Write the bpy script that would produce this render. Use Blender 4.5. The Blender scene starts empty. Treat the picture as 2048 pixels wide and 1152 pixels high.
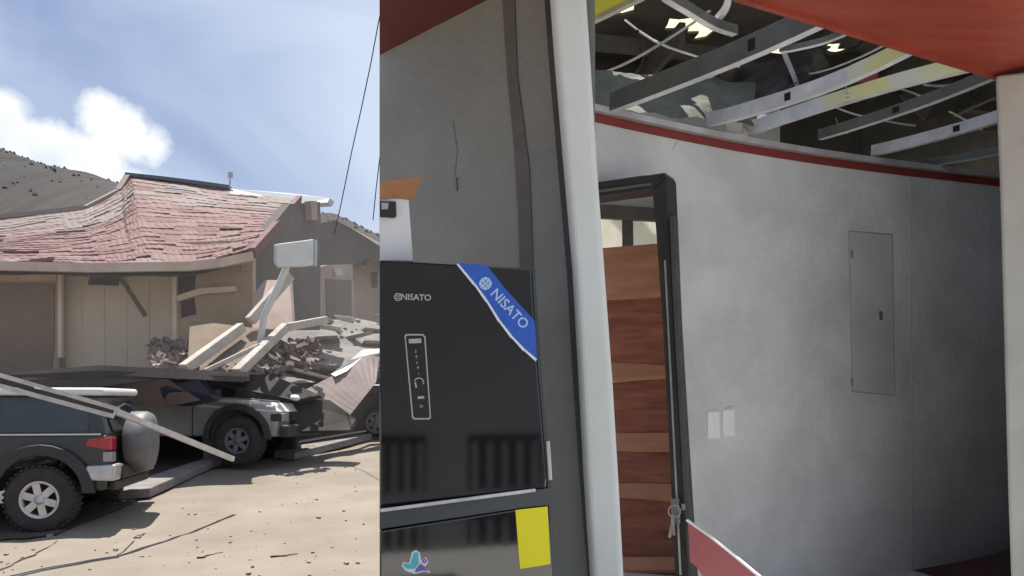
import bpy, math, random
from mathutils import Vector, Matrix, noise
R = math.radians
random.seed(7)
S = bpy.context.scene
C = S.collection

# ------------------------------------------------------------------ camera
CAMZ = 1.6; F = 1600.0; CX = 1024.0; HZ = 800.0
cam = bpy.data.cameras.new('camera'); camo = bpy.data.objects.new('camera', cam); C.objects.link(camo)
camo.location = (0, 0, CAMZ); camo.rotation_euler = (R(90), 0, 0)
cam.sensor_width = 36; cam.lens = 36 * F / 2048; cam.shift_y = (HZ - 576) / 2048
cam.clip_start = .05; cam.clip_end = 3000
S.camera = camo
S.view_settings.view_transform = 'Standard'; S.view_settings.look = 'None'
S.view_settings.gamma = 1; S.view_settings.use_curve_mapping = False
S.view_settings.exposure = 1.12
S.render.resolution_x = 1024; S.render.resolution_y = 576

# ------------------------------------------------------------------ world, sun
SUN_EL, SUN_AZ = 74, -25          # azimuth from +Y towards +X
W = bpy.data.worlds.new("World"); S.world = W; W.use_nodes = True
nt = W.node_tree; nt.nodes.clear()
def N(tree, typ, **kw):
    n = tree.nodes.new(typ)
    for k, v in kw.items():
        if k.startswith('i_'):
            key = k[2:]; key = int(key) if key.isdigit() else key
            n.inputs[key].default_value = v
        else: setattr(n, k, v)
    return n
def math_(tree, op, a, b=None, clamp=False):
    n = tree.nodes.new('ShaderNodeMath'); n.operation = op; n.use_clamp = clamp
    for i, v in enumerate((a, b)):
        if v is None: continue
        if isinstance(v, (int, float)): n.inputs[i].default_value = v
        else: tree.links.new(v, n.inputs[i])
    return n.outputs[0]
def mix(tree, fac, a, b):
    n = tree.nodes.new('ShaderNodeMix'); n.data_type = 'RGBA'
    for key, v in (('Factor', fac), (6, a), (7, b)):
        s = n.inputs[0] if key == 'Factor' else n.inputs[key]
        if isinstance(v, (int, float)): s.default_value = v
        elif isinstance(v, tuple): s.default_value = (*v[:3], 1)
        else: tree.links.new(v, s)
    return n.outputs[2]
sky = N(nt, 'ShaderNodeTexSky', sky_type='NISHITA', sun_disc=False)
sky.sun_elevation = R(SUN_EL); sky.sun_rotation = R(SUN_AZ); sky.air_density = 1.0; sky.dust_density = 1.2; sky.ozone_density = 1.5
tc = N(nt, 'ShaderNodeTexCoord'); D = tc.outputs['Generated']
nz = N(nt, 'ShaderNodeTexNoise', i_Scale=5.0, i_Detail=7.0, i_Roughness=.55); nt.links.new(D, nz.inputs['Vector'])
nz2 = N(nt, 'ShaderNodeTexNoise', i_Scale=1.7, i_Detail=5.0, i_Roughness=.5, i_Distortion=.6)
mp = N(nt, 'ShaderNodeMapping'); mp.inputs['Scale'].default_value = (1, 1, 2.0); mp.inputs['Location'].default_value = (.3, .2, .1)
nt.links.new(D, mp.inputs['Vector']); nt.links.new(mp.outputs[0], nz2.inputs['Vector'])
def sky_dir(px, py):
    return Vector(((px - CX) / F, 1, (HZ - py) / F)).normalized()
field = None
wv = N(nt, 'ShaderNodeTexNoise', i_Scale=7.0, i_Detail=8.0, i_Roughness=.62); nt.links.new(D, wv.inputs['Vector'])
ws = N(nt, 'ShaderNodeVectorMath', operation='SUBTRACT'); nt.links.new(wv.outputs['Color'], ws.inputs[0]); ws.inputs[1].default_value = (.5, .5, .5)
wm = N(nt, 'ShaderNodeVectorMath', operation='SCALE'); nt.links.new(ws.outputs[0], wm.inputs[0]); wm.inputs['Scale'].default_value = .085
wd = N(nt, 'ShaderNodeVectorMath', operation='ADD'); nt.links.new(D, wd.inputs[0]); nt.links.new(wm.outputs[0], wd.inputs[1])
# heaps of one cumulus bank low over the hill
for px, py, r in ((10, 215, 62), (-40, 290, 130), (75, 300, 75), (215, 235, 62), (262, 262, 62), (310, 285, 50), (190, 320, 85),
                  (120, 350, 120), (20, 350, 110), (260, 350, 60), (-200, 250, 150), (-380, 330, 150)):
    v = sky_dir(px, py)
    sub = N(nt, 'ShaderNodeVectorMath', operation='DISTANCE'); nt.links.new(wd.outputs[0], sub.inputs[0]); sub.inputs[1].default_value = v
    f_ = math_(nt, 'SUBTRACT', 1.0, math_(nt, 'MULTIPLY', sub.outputs['Value'], 1 / (r / F * .8)))
    f_ = math_(nt, 'MULTIPLY', f_, r / 80)
    field = f_ if field is None else math_(nt, 'MAXIMUM', field, f_)
field = math_(nt, 'ADD', field, math_(nt, 'MULTIPLY', math_(nt, 'SUBTRACT', nz.outputs['Fac'], .5), 1.5))
ncl = N(nt, 'ShaderNodeTexNoise', i_Scale=14.0, i_Detail=6.0, i_Roughness=.6); nt.links.new(D, ncl.inputs['Vector'])
field = math_(nt, 'ADD', field, math_(nt, 'MULTIPLY', math_(nt, 'SUBTRACT', ncl.outputs['Fac'], .5), .55))
cum = math_(nt, 'MULTIPLY', math_(nt, 'ADD', field, .16), 2.6, True)
# thin veil, thicker towards the right
sx = N(nt, 'ShaderNodeSeparateXYZ'); nt.links.new(D, sx.inputs[0])
veil = math_(nt, 'ADD', math_(nt, 'MULTIPLY', math_(nt, 'SUBTRACT', nz2.outputs['Fac'], .5), 3.4),
             math_(nt, 'MULTIPLY', math_(nt, 'ADD', sx.outputs['X'], .42), 2.6))
veil = math_(nt, 'ADD', veil, .21, True)
veil = math_(nt, 'MULTIPLY', veil, .9)
base = mix(nt, .7, sky.outputs[0], (1.5, 2.2, 4.3))
c1 = mix(nt, veil, base, (5.6, 6.4, 7.7))
shade = math_(nt, 'MULTIPLY', math_(nt, 'SUBTRACT', field, .35), 1.1, True)
sh2 = math_(nt, 'MULTIPLY', math_(nt, 'SUBTRACT', ncl.outputs['Fac'], .42), 2.5, True)
cumc = mix(nt, math_(nt, 'ADD', math_(nt, 'MULTIPLY', shade, .5), math_(nt, 'MULTIPLY', sh2, .5), True), (8.8, 9.0, 9.3), (5.6, 6.3, 6.9))
c2 = mix(nt, cum, c1, cumc)
bg = N(nt, 'ShaderNodeBackground'); bg.inputs['Strength'].default_value = .058
nt.links.new(c2, bg.inputs['Color'])
wo = N(nt, 'ShaderNodeOutputWorld'); nt.links.new(bg.outputs[0], wo.inputs[0])

sl = bpy.data.lights.new('sun', 'SUN'); sl.energy = 4.2; sl.angle = R(.5); sl.color = (1, .95, .87)
so = bpy.data.objects.new('sun', sl); C.objects.link(so)
sd = Vector((math.sin(R(SUN_AZ)) * math.cos(R(SUN_EL)), math.cos(R(SUN_AZ)) * math.cos(R(SUN_EL)), math.sin(R(SUN_EL))))
so.rotation_euler = sd.to_track_quat('Z', 'Y').to_euler(); so.location = (0, 0, 30)

# ------------------------------------------------------------------ materials
M = {}
def mat(name, col, rough=.8, col2=None, scale=6.0, amt=.5, bump=0.0, bscale=30.0, metal=0.0, spec=.5, stretch=None, coat=0.0, detail=5.0, thr=None):
    m = bpy.data.materials.new(name); m.use_nodes = True; t = m.node_tree
    b = t.nodes['Principled BSDF']
    b.inputs['Roughness'].default_value = rough; b.inputs['Metallic'].default_value = metal
    b.inputs['Specular IOR Level'].default_value = spec; b.inputs['Coat Weight'].default_value = coat
    if col2 is None: col2 = tuple(c * .8 for c in col)
    tcn = t.nodes.new('ShaderNodeTexCoord'); mpn = t.nodes.new('ShaderNodeMapping')
    t.links.new(tcn.outputs['Object'], mpn.inputs['Vector'])
    if stretch: mpn.inputs['Scale'].default_value = stretch
    n = N(t, 'ShaderNodeTexNoise', i_Scale=scale, i_Detail=detail, i_Roughness=.6); t.links.new(mpn.outputs[0], n.inputs['Vector'])
    r = t.nodes.new('ShaderNodeMapRange'); t.links.new(n.outputs['Fac'], r.inputs['Value'])
    lo, hi = thr or (.3, .7)
    r.inputs['From Min'].default_value = lo; r.inputs['From Max'].default_value = hi
    r.inputs['To Max'].default_value = 1.0 if thr else amt * 2 if amt < .5 else 1.0
    c = mix(t, r.outputs[0], col, col2)
    t.links.new(c, b.inputs['Base Color'])
    rr = t.nodes.new('ShaderNodeMapRange'); t.links.new(n.outputs['Fac'], rr.inputs['Value'])
    rr.inputs['To Min'].default_value = max(.02, rough - .08) if rough > .1 else rough; rr.inputs['To Max'].default_value = min(1, rough + .1) if rough > .1 else rough * 1.3
    t.links.new(rr.outputs[0], b.inputs['Roughness'])
    if bump:
        n2 = N(t, 'ShaderNodeTexNoise', i_Scale=bscale, i_Detail=6.0, i_Roughness=.6); t.links.new(mpn.outputs[0], n2.inputs['Vector'])
        bp = t.nodes.new('ShaderNodeBump'); bp.inputs['Strength'].default_value = bump; bp.inputs['Distance'].default_value = .03
        t.links.new(n2.outputs['Fac'], bp.inputs['Height']); t.links.new(bp.outputs[0], b.inputs['Normal'])
    M[name] = m
    return m
mat('sand', (.222, .188, .152), .95, (.165, .138, .110), .9, .5, .5, 9)
mat('ground_dark', (.09, .075, .065), .95, (.05, .04, .035), 2, .5, .6, 9)
mat('hill', (.021, .018, .017), 1, (.015, .0135, .013), .05, .5, .3, .8)
mat('scrub', (.017, .016, .014), 1, (.024, .021, .018), .3)
mat('roof_red', (.135, .056, .054), .7, (.160, .092, .086), 1.6, .5, .3, 12, stretch=(.6, 2, 2), spec=.3)
mat('roof_red_b', (.148, .068, .066), .75, (.115, .055, .053), 1.6, .5, .3, 12, stretch=(.6, 2, 2), spec=.3)
mat('roof_pale', (.16, .120, .112), .75, (.20, .165, .15), 2.5, .5, .3, 12, stretch=(.6, 2, 2), spec=.3)
mat('ridge_blue', (.07, .09, .13), .6)
mat('pale_metal', (.38, .41, .44), .5, (.38, .40, .42), 3)
mat('fascia', (.50, .40, .32), .8, (.36, .27, .22), 1.5)
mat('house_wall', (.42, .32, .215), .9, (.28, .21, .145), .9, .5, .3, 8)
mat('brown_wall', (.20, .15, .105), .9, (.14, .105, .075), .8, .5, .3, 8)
mat('cream_wall', (.66, .56, .42), .9, (.52, .44, .33), .8, .5, .3, 8)
mat('pink_wall', (.34, .26, .23), .9, (.22, .17, .15), .8, .5, .3, 8)
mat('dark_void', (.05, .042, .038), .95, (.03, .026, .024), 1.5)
mat('dark_wall', (.11, .10, .09), .95, (.07, .065, .06), .8, .5, .3, 6)
mat('concrete', (.20, .185, .17), .95, (.14, .13, .122), 1.5, .5, .8, 7)
mat('concrete_light', (.45, .42, .38), .9, (.32, .29, .26), 3, .5, .6, 15)
mat('wood_grey', (.24, .22, .21), .85, (.14, .125, .12), 3, .5, .4, 20, stretch=(1, 1, 6))
mat('sheet_brown', (.20, .155, .14), .75, (.12, .09, .085), 1.2, .5, .3, 10)
mat('white_sheet', (.6, .59, .58), .6, (.5, .48, .46), 3)
mat('sign_white', (.55, .56, .54), .7, (.47, .48, .46), 2)
mat('wire', (.02, .02, .022), .6)
mat('suv_paint', (.018, .026, .030), .35, (.035, .034, .033), 3, .5, spec=.5, coat=.15)
mat('black_plastic', (.022, .022, .024), .6, (.035, .033, .032), 6)
mat('grey_plastic', (.15, .155, .155), .55, (.10, .10, .10), 5)
mat('car_glass', (.02, .028, .034), .12, (.03, .035, .04), 3, spec=.6)
mat('white_paint', (.72, .72, .73), .35, (.60, .58, .56), 3, coat=.2)
mat('dusty_white', (.74, .73, .71), .7, (.42, .41, .39), 3)
mat('tail_red', (.40, .01, .02), .2, (.3, .01, .015), 8, coat=.5)
mat('lamp_clear', (.35, .33, .33), .15, (.25, .24, .24), 8, coat=.5)
mat('silver', (.55, .55, .55), .35, (.42, .42, .42), 6, metal=.6)
mat('rubber', (.02, .019, .019), .85, (.045, .04, .038), 8, .5, .3, 30)
mat('pickup_paint', (.36, .36, .35), .6, (.22, .22, .21), 1.8, .5, spec=.4)
mat('dark_blue_paint', (.02, .03, .06), .35, (.03, .035, .05), 3)
mat('alu', (.60, .57, .55), .4, (.42, .40, .38), 8, metal=.4, stretch=(1, 1, 1))
mat('stone', (.30, .25, .20), .95, (.20, .17, .135), 9, .5, .4, 30)
# indoors
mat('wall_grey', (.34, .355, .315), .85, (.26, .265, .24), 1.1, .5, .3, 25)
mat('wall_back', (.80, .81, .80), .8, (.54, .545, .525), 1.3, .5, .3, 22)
mat('wall_rear', (.22, .235, .25), .85, (.18, .19, .205), 1.3)
mat('seam_dark', (.17, .16, .145), .8, (.12, .115, .105), 4)
mat('pillar', (.70, .73, .70), .7, (.60, .62, .58), 1.6, .5, .06, 40)
mat('pillar_beige', (.58, .585, .53), .7, (.46, .455, .40), 2.2, .5, .1, 40)
mat('ceil_red', (.38, .068, .036), .45, (.24, .038, .022), 1.2, .5, .08, 30, stretch=(1.2, 7, 1))
mat('ceil_red_shaded', (.16, .035, .03), .6, (.10, .02, .018), 1.2)
mat('trim_red', (.24, .04, .03), .6, (.25, .035, .03), 5, .5, .4, 60)
mat('track', (.62, .60, .60), .5, (.42, .41, .40), 7, metal=.2)
mat('stud', (.88, .87, .89), .4, (.55, .55, .56), 5, .5, metal=.15)
mat('tile_floor', (.72, .71, .68), .7, (.64, .63, .60), 1.5, .5, .1, 20)
mat('stud_dull', (.22, .22, .19), .5, (.13, .13, .115), 5, .5, metal=.35)
mat('stud_yellow_light', (.80, .77, .34), .45, (.74, .73, .60), 3.2, thr=(.45, .62), metal=.05)
mat('slot', (.02, .018, .015), .9)
mat('deck', (.10, .095, .075), .9, (.055, .05, .04), 2, .5, .3, 15)
mat('insulation', (.20, .205, .175), .95, (.10, .105, .085), 3, .5, .5, 20)
mat('floor_red', (.10, .028, .026), .4, (.06, .02, .02), 3)
mat('frame_dark', (.050, .047, .040), .5, (.032, .030, .027), 6, .5, .1, 30)
mat('shadow_strip_grey', (.10, .10, .10), .5, (.07, .07, .07), 6)
mat('wood_orange', (.60, .31, .165), .35, (.42, .18, .09), 2.2, .5, .1, 30, stretch=(1, 1, 5))
mat('wood_brown', (.44, .150, .074), .3, (.20, .055, .035), 3.2, .5, .2, 14, stretch=(1, 1, 6))
mat('wood_edge', (.62, .30, .17), .5, (.5, .23, .12), 3, .5, .1, 30, stretch=(1, 1, 5))  # lighter stair wood; light falling on the treads is in the colour
mat('plastic_white', (.95, .96, .95), .35, (.92, .93, .92), 3)
mat('panel_grey', (.64, .66, .645), .6, (.50, .52, .505), 2)
mat('fridge_black', (.007, .0075, .0085), .05, (.008, .008, .009), 2, spec=.9)
mat('fridge_trim', (.06, .067, .075), .4, (.07, .075, .08), 3, metal=.3)
mat('chrome', (.70, .71, .73), .3, (.45, .46, .48), 9, metal=.6)
mat('print_grey', (.45, .45, .45), .5, (.38, .38, .38), 8)
mat('tape_blue', (.03, .12, .55), .35, (.025, .09, .45), 4)
mat('tape_print', (.45, .62, .85), .5, (.40, .56, .8), 4)
mat('tape_white', (.75, .82, .92), .5)
mat('sticker_yellow', (.85, .78, .01), .6, (.8, .72, .01), 3)
mat('sticker_teal', (.10, .55, .62), .5); mat('sticker_purple', (.22, .13, .45), .5)
mat('carton', (.42, .21, .10), .85, (.34, .16, .075), 4, .5, .1, 40)
mat('box_white', (.80, .82, .84), .7, (.74, .76, .78), 2)
mat('board_pink', (.46, .14, .15), .6, (.38, .11, .12), 2)
mat('steel', (.45, .44, .42), .3, metal=.8)
def mat_translucent(name, col):
    m = bpy.data.materials.new(name); m.use_nodes = True; t = m.node_tree; t.nodes.clear()
    o = N(t, 'ShaderNodeOutputMaterial'); a = N(t, 'ShaderNodeBsdfTranslucent'); d = N(t, 'ShaderNodeBsdfDiffuse'); x = N(t, 'ShaderNodeMixShader', i_0=.25)
    n = N(t, 'ShaderNodeTexNoise', i_Scale=5.0); c = mix(t, n.outputs['Fac'], col, tuple(v * .75 for v in col))
    for k in (a, d): t.links.new(c, k.inputs['Color'])
    t.links.new(a.outputs[0], x.inputs[1]); t.links.new(d.outputs[0], x.inputs[2]); t.links.new(x.outputs[0], o.inputs[0])
    M[name] = m
mat_translucent('skylight', (.98, .95, .76))  # yellowish tint imitates bright sky behind the roof holes
mat_translucent('skylight_olive', (.40, .38, .13))
mat_translucent('frosted', (1.0, .99, .90))

# ------------------------------------------------------------------ helpers
def P(px, py, d): return Vector(((px - CX) / F * d, d, CAMZ + (HZ - py) / F * d))
def on_z(px, py, z):
    d = (z - CAMZ) * F / (HZ - py); return P(px, py, d)
class Plane:
    """vertical plane through a=(x,y) with plan direction dr"""
    def __init__(s, a, dr):
        s.a = Vector((a[0], a[1], 0)); s.d = Vector((dr[0], dr[1], 0)).normalized()
        s.n = Vector((s.d.y, -s.d.x, 0))          # towards the viewer
    def at(s, px, py, off=0.0):
        o = s.a + s.n * off; r = (px - CX) / F
        # o.x + t dx = r (o.y + t dy)
        t = (r * o.y - o.x) / (s.d.x - r * s.d.y); p = o + s.d * t
        return Vector((p.x, p.y, CAMZ + (HZ - py) / F * p.y))
    def zof(s, px, z, off=0.0):
        p = s.at(px, 0, off); return Vector((p.x, p.y, z))
def plane_px(px1, d1, px2, d2):
    a, b = P(px1, 0, d1), P(px2, 0, d2); return Plane((a.x, a.y), (b.x - a.x, b.y - a.y))
WL = {}
class MB:
    def __init__(s): s.v = []; s.f = []; s.sm = set()
    def add(s, vs, fs, smooth=False):
        k = len(s.v); s.v += [Vector(v) for v in vs]
        for f in fs:
            if smooth: s.sm.add(len(s.f))
            s.f.append([i + k for i in f])
        return s
    def prism(s, pts, ext):
        pts = [Vector(p) for p in pts]; n = len(pts); ext = Vector(ext)
        nrm = Vector((0, 0, 0))
        for i in range(n): nrm += pts[i].cross(pts[(i + 1) % n])
        if nrm.dot(ext) > 0: pts.reverse()
        vs = pts + [p + ext for p in pts]
        fs = [list(range(n)), list(range(2 * n - 1, n - 1, -1))]
        fs += [[(i + 1) % n, i, i + n, (i + 1) % n + n] for i in range(n)]
        return s.add(vs, fs)
    def box(s, c, size, rot=None, jit=0):
        c = Vector(c); hx, hy, hz = [q / 2 for q in size]
        m = rot if rot is not None else Matrix.Identity(3)
        vs = []
        for x, y, z in ((-1, -1, -1), (1, -1, -1), (1, 1, -1), (-1, 1, -1), (-1, -1, 1), (1, -1, 1), (1, 1, 1), (-1, 1, 1)):
            p = Vector((x * hx, y * hy, z * hz))
            if jit: p = Vector((p.x * random.uniform(1 - jit, 1 + jit), p.y * random.uniform(1 - jit, 1 + jit), p.z * random.uniform(1 - jit, 1 + jit)))
            vs.append(c + m @ p)
        return s.add(vs, [(0, 3, 2, 1), (4, 5, 6, 7), (0, 1, 5, 4), (1, 2, 6, 5), (2, 3, 7, 6), (3, 0, 4, 7)])
    def beam(s, a, b, w, h, up=(0, 0, 1), w2=None, h2=None):
        a, b = Vector(a), Vector(b); d = (b - a).normalized(); x = d.cross(Vector(up)).normalized(); u = x.cross(d)
        w2 = w2 or w; h2 = h2 or h
        vs = [a + x * (i * w / 2) + u * (j * h / 2) for i, j in ((-1, -1), (1, -1), (1, 1), (-1, 1))] + \
             [b + x * (i * w2 / 2) + u * (j * h2 / 2) for i, j in ((-1, -1), (1, -1), (1, 1), (-1, 1))]
        return s.add(vs, [(0, 1, 2, 3), (7, 6, 5, 4), (0, 4, 5, 1), (1, 5, 6, 2), (2, 6, 7, 3), (3, 7, 4, 0)])
    def tube(s, pts, r, n=10, r2=None):
        pts = [Vector(p) for p in pts]; k = len(pts); vs = []
        for i, p in enumerate(pts):
            d = (pts[min(i + 1, k - 1)] - pts[max(i - 1, 0)]).normalized()
            x = d.orthogonal().normalized() if i == 0 else (x - d * x.dot(d)).normalized()
            y = d.cross(x); rr = r + ((r2 if r2 is not None else r) - r) * i / max(1, k - 1)
            vs += [p + (x * math.cos(2 * math.pi * j / n) + y * math.sin(2 * math.pi * j / n)) * rr for j in range(n)]
        fs = [[i * n + j, i * n + (j + 1) % n, (i + 1) * n + (j + 1) % n, (i + 1) * n + j] for i in range(k - 1) for j in range(n)]
        s.add(vs, fs, True)
        s.add([vs[j] for j in range(n)], [list(range(n))[::-1]]); s.add([vs[(k - 1) * n + j] for j in range(n)], [list(range(n))])
        return s
    def lathe(s, prof, c, axis, n=36):
        """prof: (radius, offset along axis)"""
        c = Vector(c); ax = Vector(axis).normalized(); x = ax.orthogonal().normalized(); y = ax.cross(x); vs = []
        for r, o in prof:
            vs += [c + ax * o + (x * math.cos(2 * math.pi * j / n) + y * math.sin(2 * math.pi * j / n)) * r for j in range(n)]
        fs = [[i * n + j, i * n + (j + 1) % n, (i + 1) * n + (j + 1) % n, (i + 1) * n + j] for i in range(len(prof) - 1) for j in range(n)]
        return s.add(vs, fs, True)
    def grid(s, fn, nu, nv, smooth=True):
        vs = [fn(i / nu, j / nv) for i in range(nu + 1) for j in range(nv + 1)]
        fs = [[i * (nv + 1) + j, (i + 1) * (nv + 1) + j, (i + 1) * (nv + 1) + j + 1, i * (nv + 1) + j + 1] for i in range(nu) for j in range(nv)]
        return s.add(vs, fs, smooth)
    def build(s, name, m, parent=None, bevel=0, local=False, seg=2):
        me = bpy.data.meshes.new(name)
        if parent is not None and not local:
            o0 = WL[parent.name]; vs = [v - o0 for v in s.v]
        else: vs = s.v
        off = Vector((0, 0, 0))
        if parent is None:
            xs = [v.x for v in vs]; ys = [v.y for v in vs]; zs = [v.z for v in vs]
            off = Vector(((min(xs) + max(xs)) / 2, (min(ys) + max(ys)) / 2, min(zs))); vs = [v - off for v in vs]
        me.from_pydata([tuple(v) for v in vs], [], s.f); me.update()
        for i in s.sm: me.polygons[i].use_smooth = True
        me.materials.append(M[m] if isinstance(m, str) else m)
        o = bpy.data.objects.new(name, me); C.objects.link(o)
        if parent is not None: o.parent = parent; WL[o.name] = WL[parent.name].copy()
        else: o.location = off; WL[o.name] = off.copy()
        if bevel:
            b = o.modifiers.new('bevel', 'BEVEL'); b.width = bevel; b.segments = seg; b.limit_method = 'ANGLE'; b.angle_limit = R(35)
        return o
def tag(o, label=None, cat=None, group=None, kind=None):
    if label: o['label'] = label
    if cat: o['category'] = cat
    if group: o['group'] = group
    if kind: o['kind'] = kind
    return o
def thing(name, label, cat, loc, group=None, rz=0):
    o = bpy.data.objects.new(name, None); C.objects.link(o); o.location = loc; o.rotation_euler = (0, 0, rz)
    o.empty_display_size = .2; WL[o.name] = Vector(loc); return tag(o, label, cat, group)
def copy_tree(o, parent=None):
    c = o.copy(); C.objects.link(c)
    if parent: c.parent = parent
    for ch in list(o.children): copy_tree(ch, c)
    return c
def text_geo(txt, size=1.0, bold=0.0, spacing=1.0):
    cu = bpy.data.curves.new('t', 'FONT'); cu.body = txt; cu.size = size; cu.offset = bold; cu.space_character = spacing
    cu.align_x = 'CENTER'; cu.align_y = 'CENTER'; cu.resolution_u = 4
    o = bpy.data.objects.new('t', cu); C.objects.link(o); bpy.context.view_layer.update()
    me = o.evaluated_get(bpy.context.evaluated_depsgraph_get()).to_mesh()
    vs = [(v.co.x, v.co.y) for v in me.vertices]; fs = [list(p.vertices) for p in me.polygons]
    o.to_mesh_clear(); bpy.data.objects.remove(o); bpy.data.curves.remove(cu); return vs, fs
def px_text(mb, txt, plane, cx, cy, h, ang, off, bold=0, sq=1.0):
    vs, fs = text_geo(txt, 1.0, bold); a = R(ang)
    out = []
    for x, y in vs:
        x *= h * sq; y *= h
        out.append(plane.at(cx + x * math.cos(a) + y * math.sin(a), cy + x * math.sin(a) - y * math.cos(a), off))
    mb.add(out, fs)
def px_poly(mb, plane, pts, off, back):
    q = [plane.at(x, y, off) for x, y in pts]; return mb.prism(q, -plane.n * back)

# ================================================================== OUTSIDE
def gz(x, y):
    z = .086 * (y - 10)
    if y > 30: z = .086 * 20 + .02 * (y - 30)
    if y < -6: z = .086 * -16
    return z
def ground_pt(px, py):
    # intersection with the slope z = .086(y-10)
    k = (HZ - py) / F; d = (CAMZ + .86) / (.086 - k); return P(px, py, d)
g = MB()
xs = [-400, -150, -60, -30, -20] + [-16 + i * .25 for i in range(65)] + [2, 6, 12, 30, 80, 400]
ys = [-300, -80, -30, -12, -6, -2, 2, 5] + [6 + i * .2 for i in range(76)] + [22, 25, 30, 40, 80, 200, 400]
def gfn(x, y):
    z = gz(x, y)
    if -17 < x < 1 and 5 < y < 22:
        z += .05 * noise.noise(Vector((x * .8, y * .8, 0))) + .020 * noise.noise(Vector((x * 3, y * 3, 4))) + .008 * noise.noise(Vector((x * 9, y * 9, 4)))
    return Vector((x, y, z))
vs = [gfn(x, y) for x in xs for y in ys]; ny = len(ys)
g.add(vs, [[i * ny + j, (i + 1) * ny + j, (i + 1) * ny + j + 1, i * ny + j + 1] for i in range(len(xs) - 1) for j in range(ny - 1)], True)
go = g.build('ground', 'sand'); tag(go, kind='structure')
# darker ground under the fallen house, slab and car shadow in its colour
y1 = MB()
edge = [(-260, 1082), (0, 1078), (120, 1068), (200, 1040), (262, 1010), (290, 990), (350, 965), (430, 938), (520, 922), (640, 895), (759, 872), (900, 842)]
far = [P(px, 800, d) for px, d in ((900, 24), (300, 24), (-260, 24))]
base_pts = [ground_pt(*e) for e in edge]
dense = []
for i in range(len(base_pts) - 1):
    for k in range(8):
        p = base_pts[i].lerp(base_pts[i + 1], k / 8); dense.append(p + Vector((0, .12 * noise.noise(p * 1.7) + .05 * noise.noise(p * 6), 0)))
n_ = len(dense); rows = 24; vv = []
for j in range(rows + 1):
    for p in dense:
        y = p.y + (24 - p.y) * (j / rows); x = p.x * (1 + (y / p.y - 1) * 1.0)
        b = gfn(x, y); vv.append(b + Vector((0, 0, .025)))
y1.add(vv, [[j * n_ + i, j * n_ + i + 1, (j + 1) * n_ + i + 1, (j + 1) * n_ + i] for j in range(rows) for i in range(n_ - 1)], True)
tag(y1.build('shadow_ground', 'ground_dark'), kind='structure')

# pebbles on the sand
pb = MB()
for k in range(150):
    px = random.uniform(-40, 800); t_ = random.random()
    e = 1080 - (px / 800) * 190; py = e + 8 + (1180 - e) * t_
    p = ground_pt(px, py); r = random.choice([.006, .008, .012, .016, .028]) * random.uniform(.5, 1.3)
    q = gfn(p.x, p.y); rot = Matrix.Rotation(random.random() * 6, 3, 'Z')
    pb.box(q + Vector((0, 0, r * .3)), (r * 2, r * 1.5, r), rot, .35)
tag(pb.build('gravel', 'stone', bevel=0), 'loose stones scattered over the sandy street', 'gravel', kind='stuff')
cr = MB()   # dry twigs / crack debris lines
for a, b in (((0, 1140), (120, 1080)), ((395, 1118), (440, 1104)), ((268, 1074), (292, 1064)), ((545, 1118), (600, 1108))):
    A, B = ground_pt(*a), ground_pt(*b); pts = []
    for k in range(9):
        p = A.lerp(B, k / 8); q = gfn(p.x, p.y); pts.append(q + Vector((random.uniform(-.03, .03), random.uniform(-.03, .03), .008)))
    cr.tube(pts, .012, 5, .004)
tag(cr.build('twig_litter', 'ground_dark'), 'dry dark twigs and dirt lying on the sandy street', 'litter', kind='stuff')

# hills
def hill(name, pts, d, depth, m='hill'):
    h = MB(); n = 160
    def top(u):
        x = u * (len(pts) - 1); i = min(int(x), len(pts) - 2); t = x - i
        return pts[i][0] + (pts[i + 1][0] - pts[i][0]) * t, pts[i][1] + (pts[i + 1][1] - pts[i][1]) * t
    def fn(u, v):
        px, py = top(u); p = P(px, py, d); zb = gz(0, d) - 4
        hgt = p.z - zb; s = math.sin(v * math.pi)      # v 0 front foot, .5 ridge, 1 rear foot
        nz_ = noise.noise(Vector((px * .02, v * 1.5, 1))) * .10 + noise.noise(Vector((px * .07, v * 3, 1))) * .035 + noise.noise(Vector((px * .3, v * 6, 1))) * .01
        r = (noise.noise(Vector((px * .35, 3, 1))) * .010 + noise.noise(Vector((px * .12, 8, 1))) * .012) * s ** 12
        return Vector((p.x * (1 + (v - .5) * .15), d + (v - .5) * depth, zb + hgt * (s ** .9 * (1 + nz_ * (1 - s)) + r)))
    h.grid(fn, n * 2, 40)
    sc = MB(); rnd = random.Random(5)
    for k in range(2600):
        u, v = rnd.random(), rnd.uniform(.05, .56); 
        if k % 8: v = rnd.uniform(.47, .53)
        p = fn(u, v); r = rnd.uniform(.12, .34) * d / 110; q = []
        for dx, dy, dz in ((1, 0, 0), (0, 1, 0), (-1, 0, 0), (0, -1, 0), (0, 0, 1.1), (0, 0, -.6)): q.append(p + Vector((dx, dy, dz)) * r * rnd.uniform(.6, 1.3))
        sc.add(q, [(0, 1, 4), (1, 2, 4), (2, 3, 4), (3, 0, 4), (1, 0, 5), (2, 1, 5), (3, 2, 5), (0, 3, 5)])
    tag(sc.build('hill_scrub', 'scrub'), 'dark scrub bushes covering the %s hill' % ('left' if d > 120 else 'right'), 'scrub', kind='stuff')
    return h.build(name, m)
tag(hill('hill', [(-900, 200), (-500, 190), (-250, 225), (0, 303), (130, 352), (240, 374), (360, 420), (600, 520)], 150, 160), kind='structure')
tag(hill('hill', [(380, 540), (560, 470), (640, 452), (690, 446), (759, 480), (900, 520), (1200, 560)], 110, 110), kind='structure')

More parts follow.
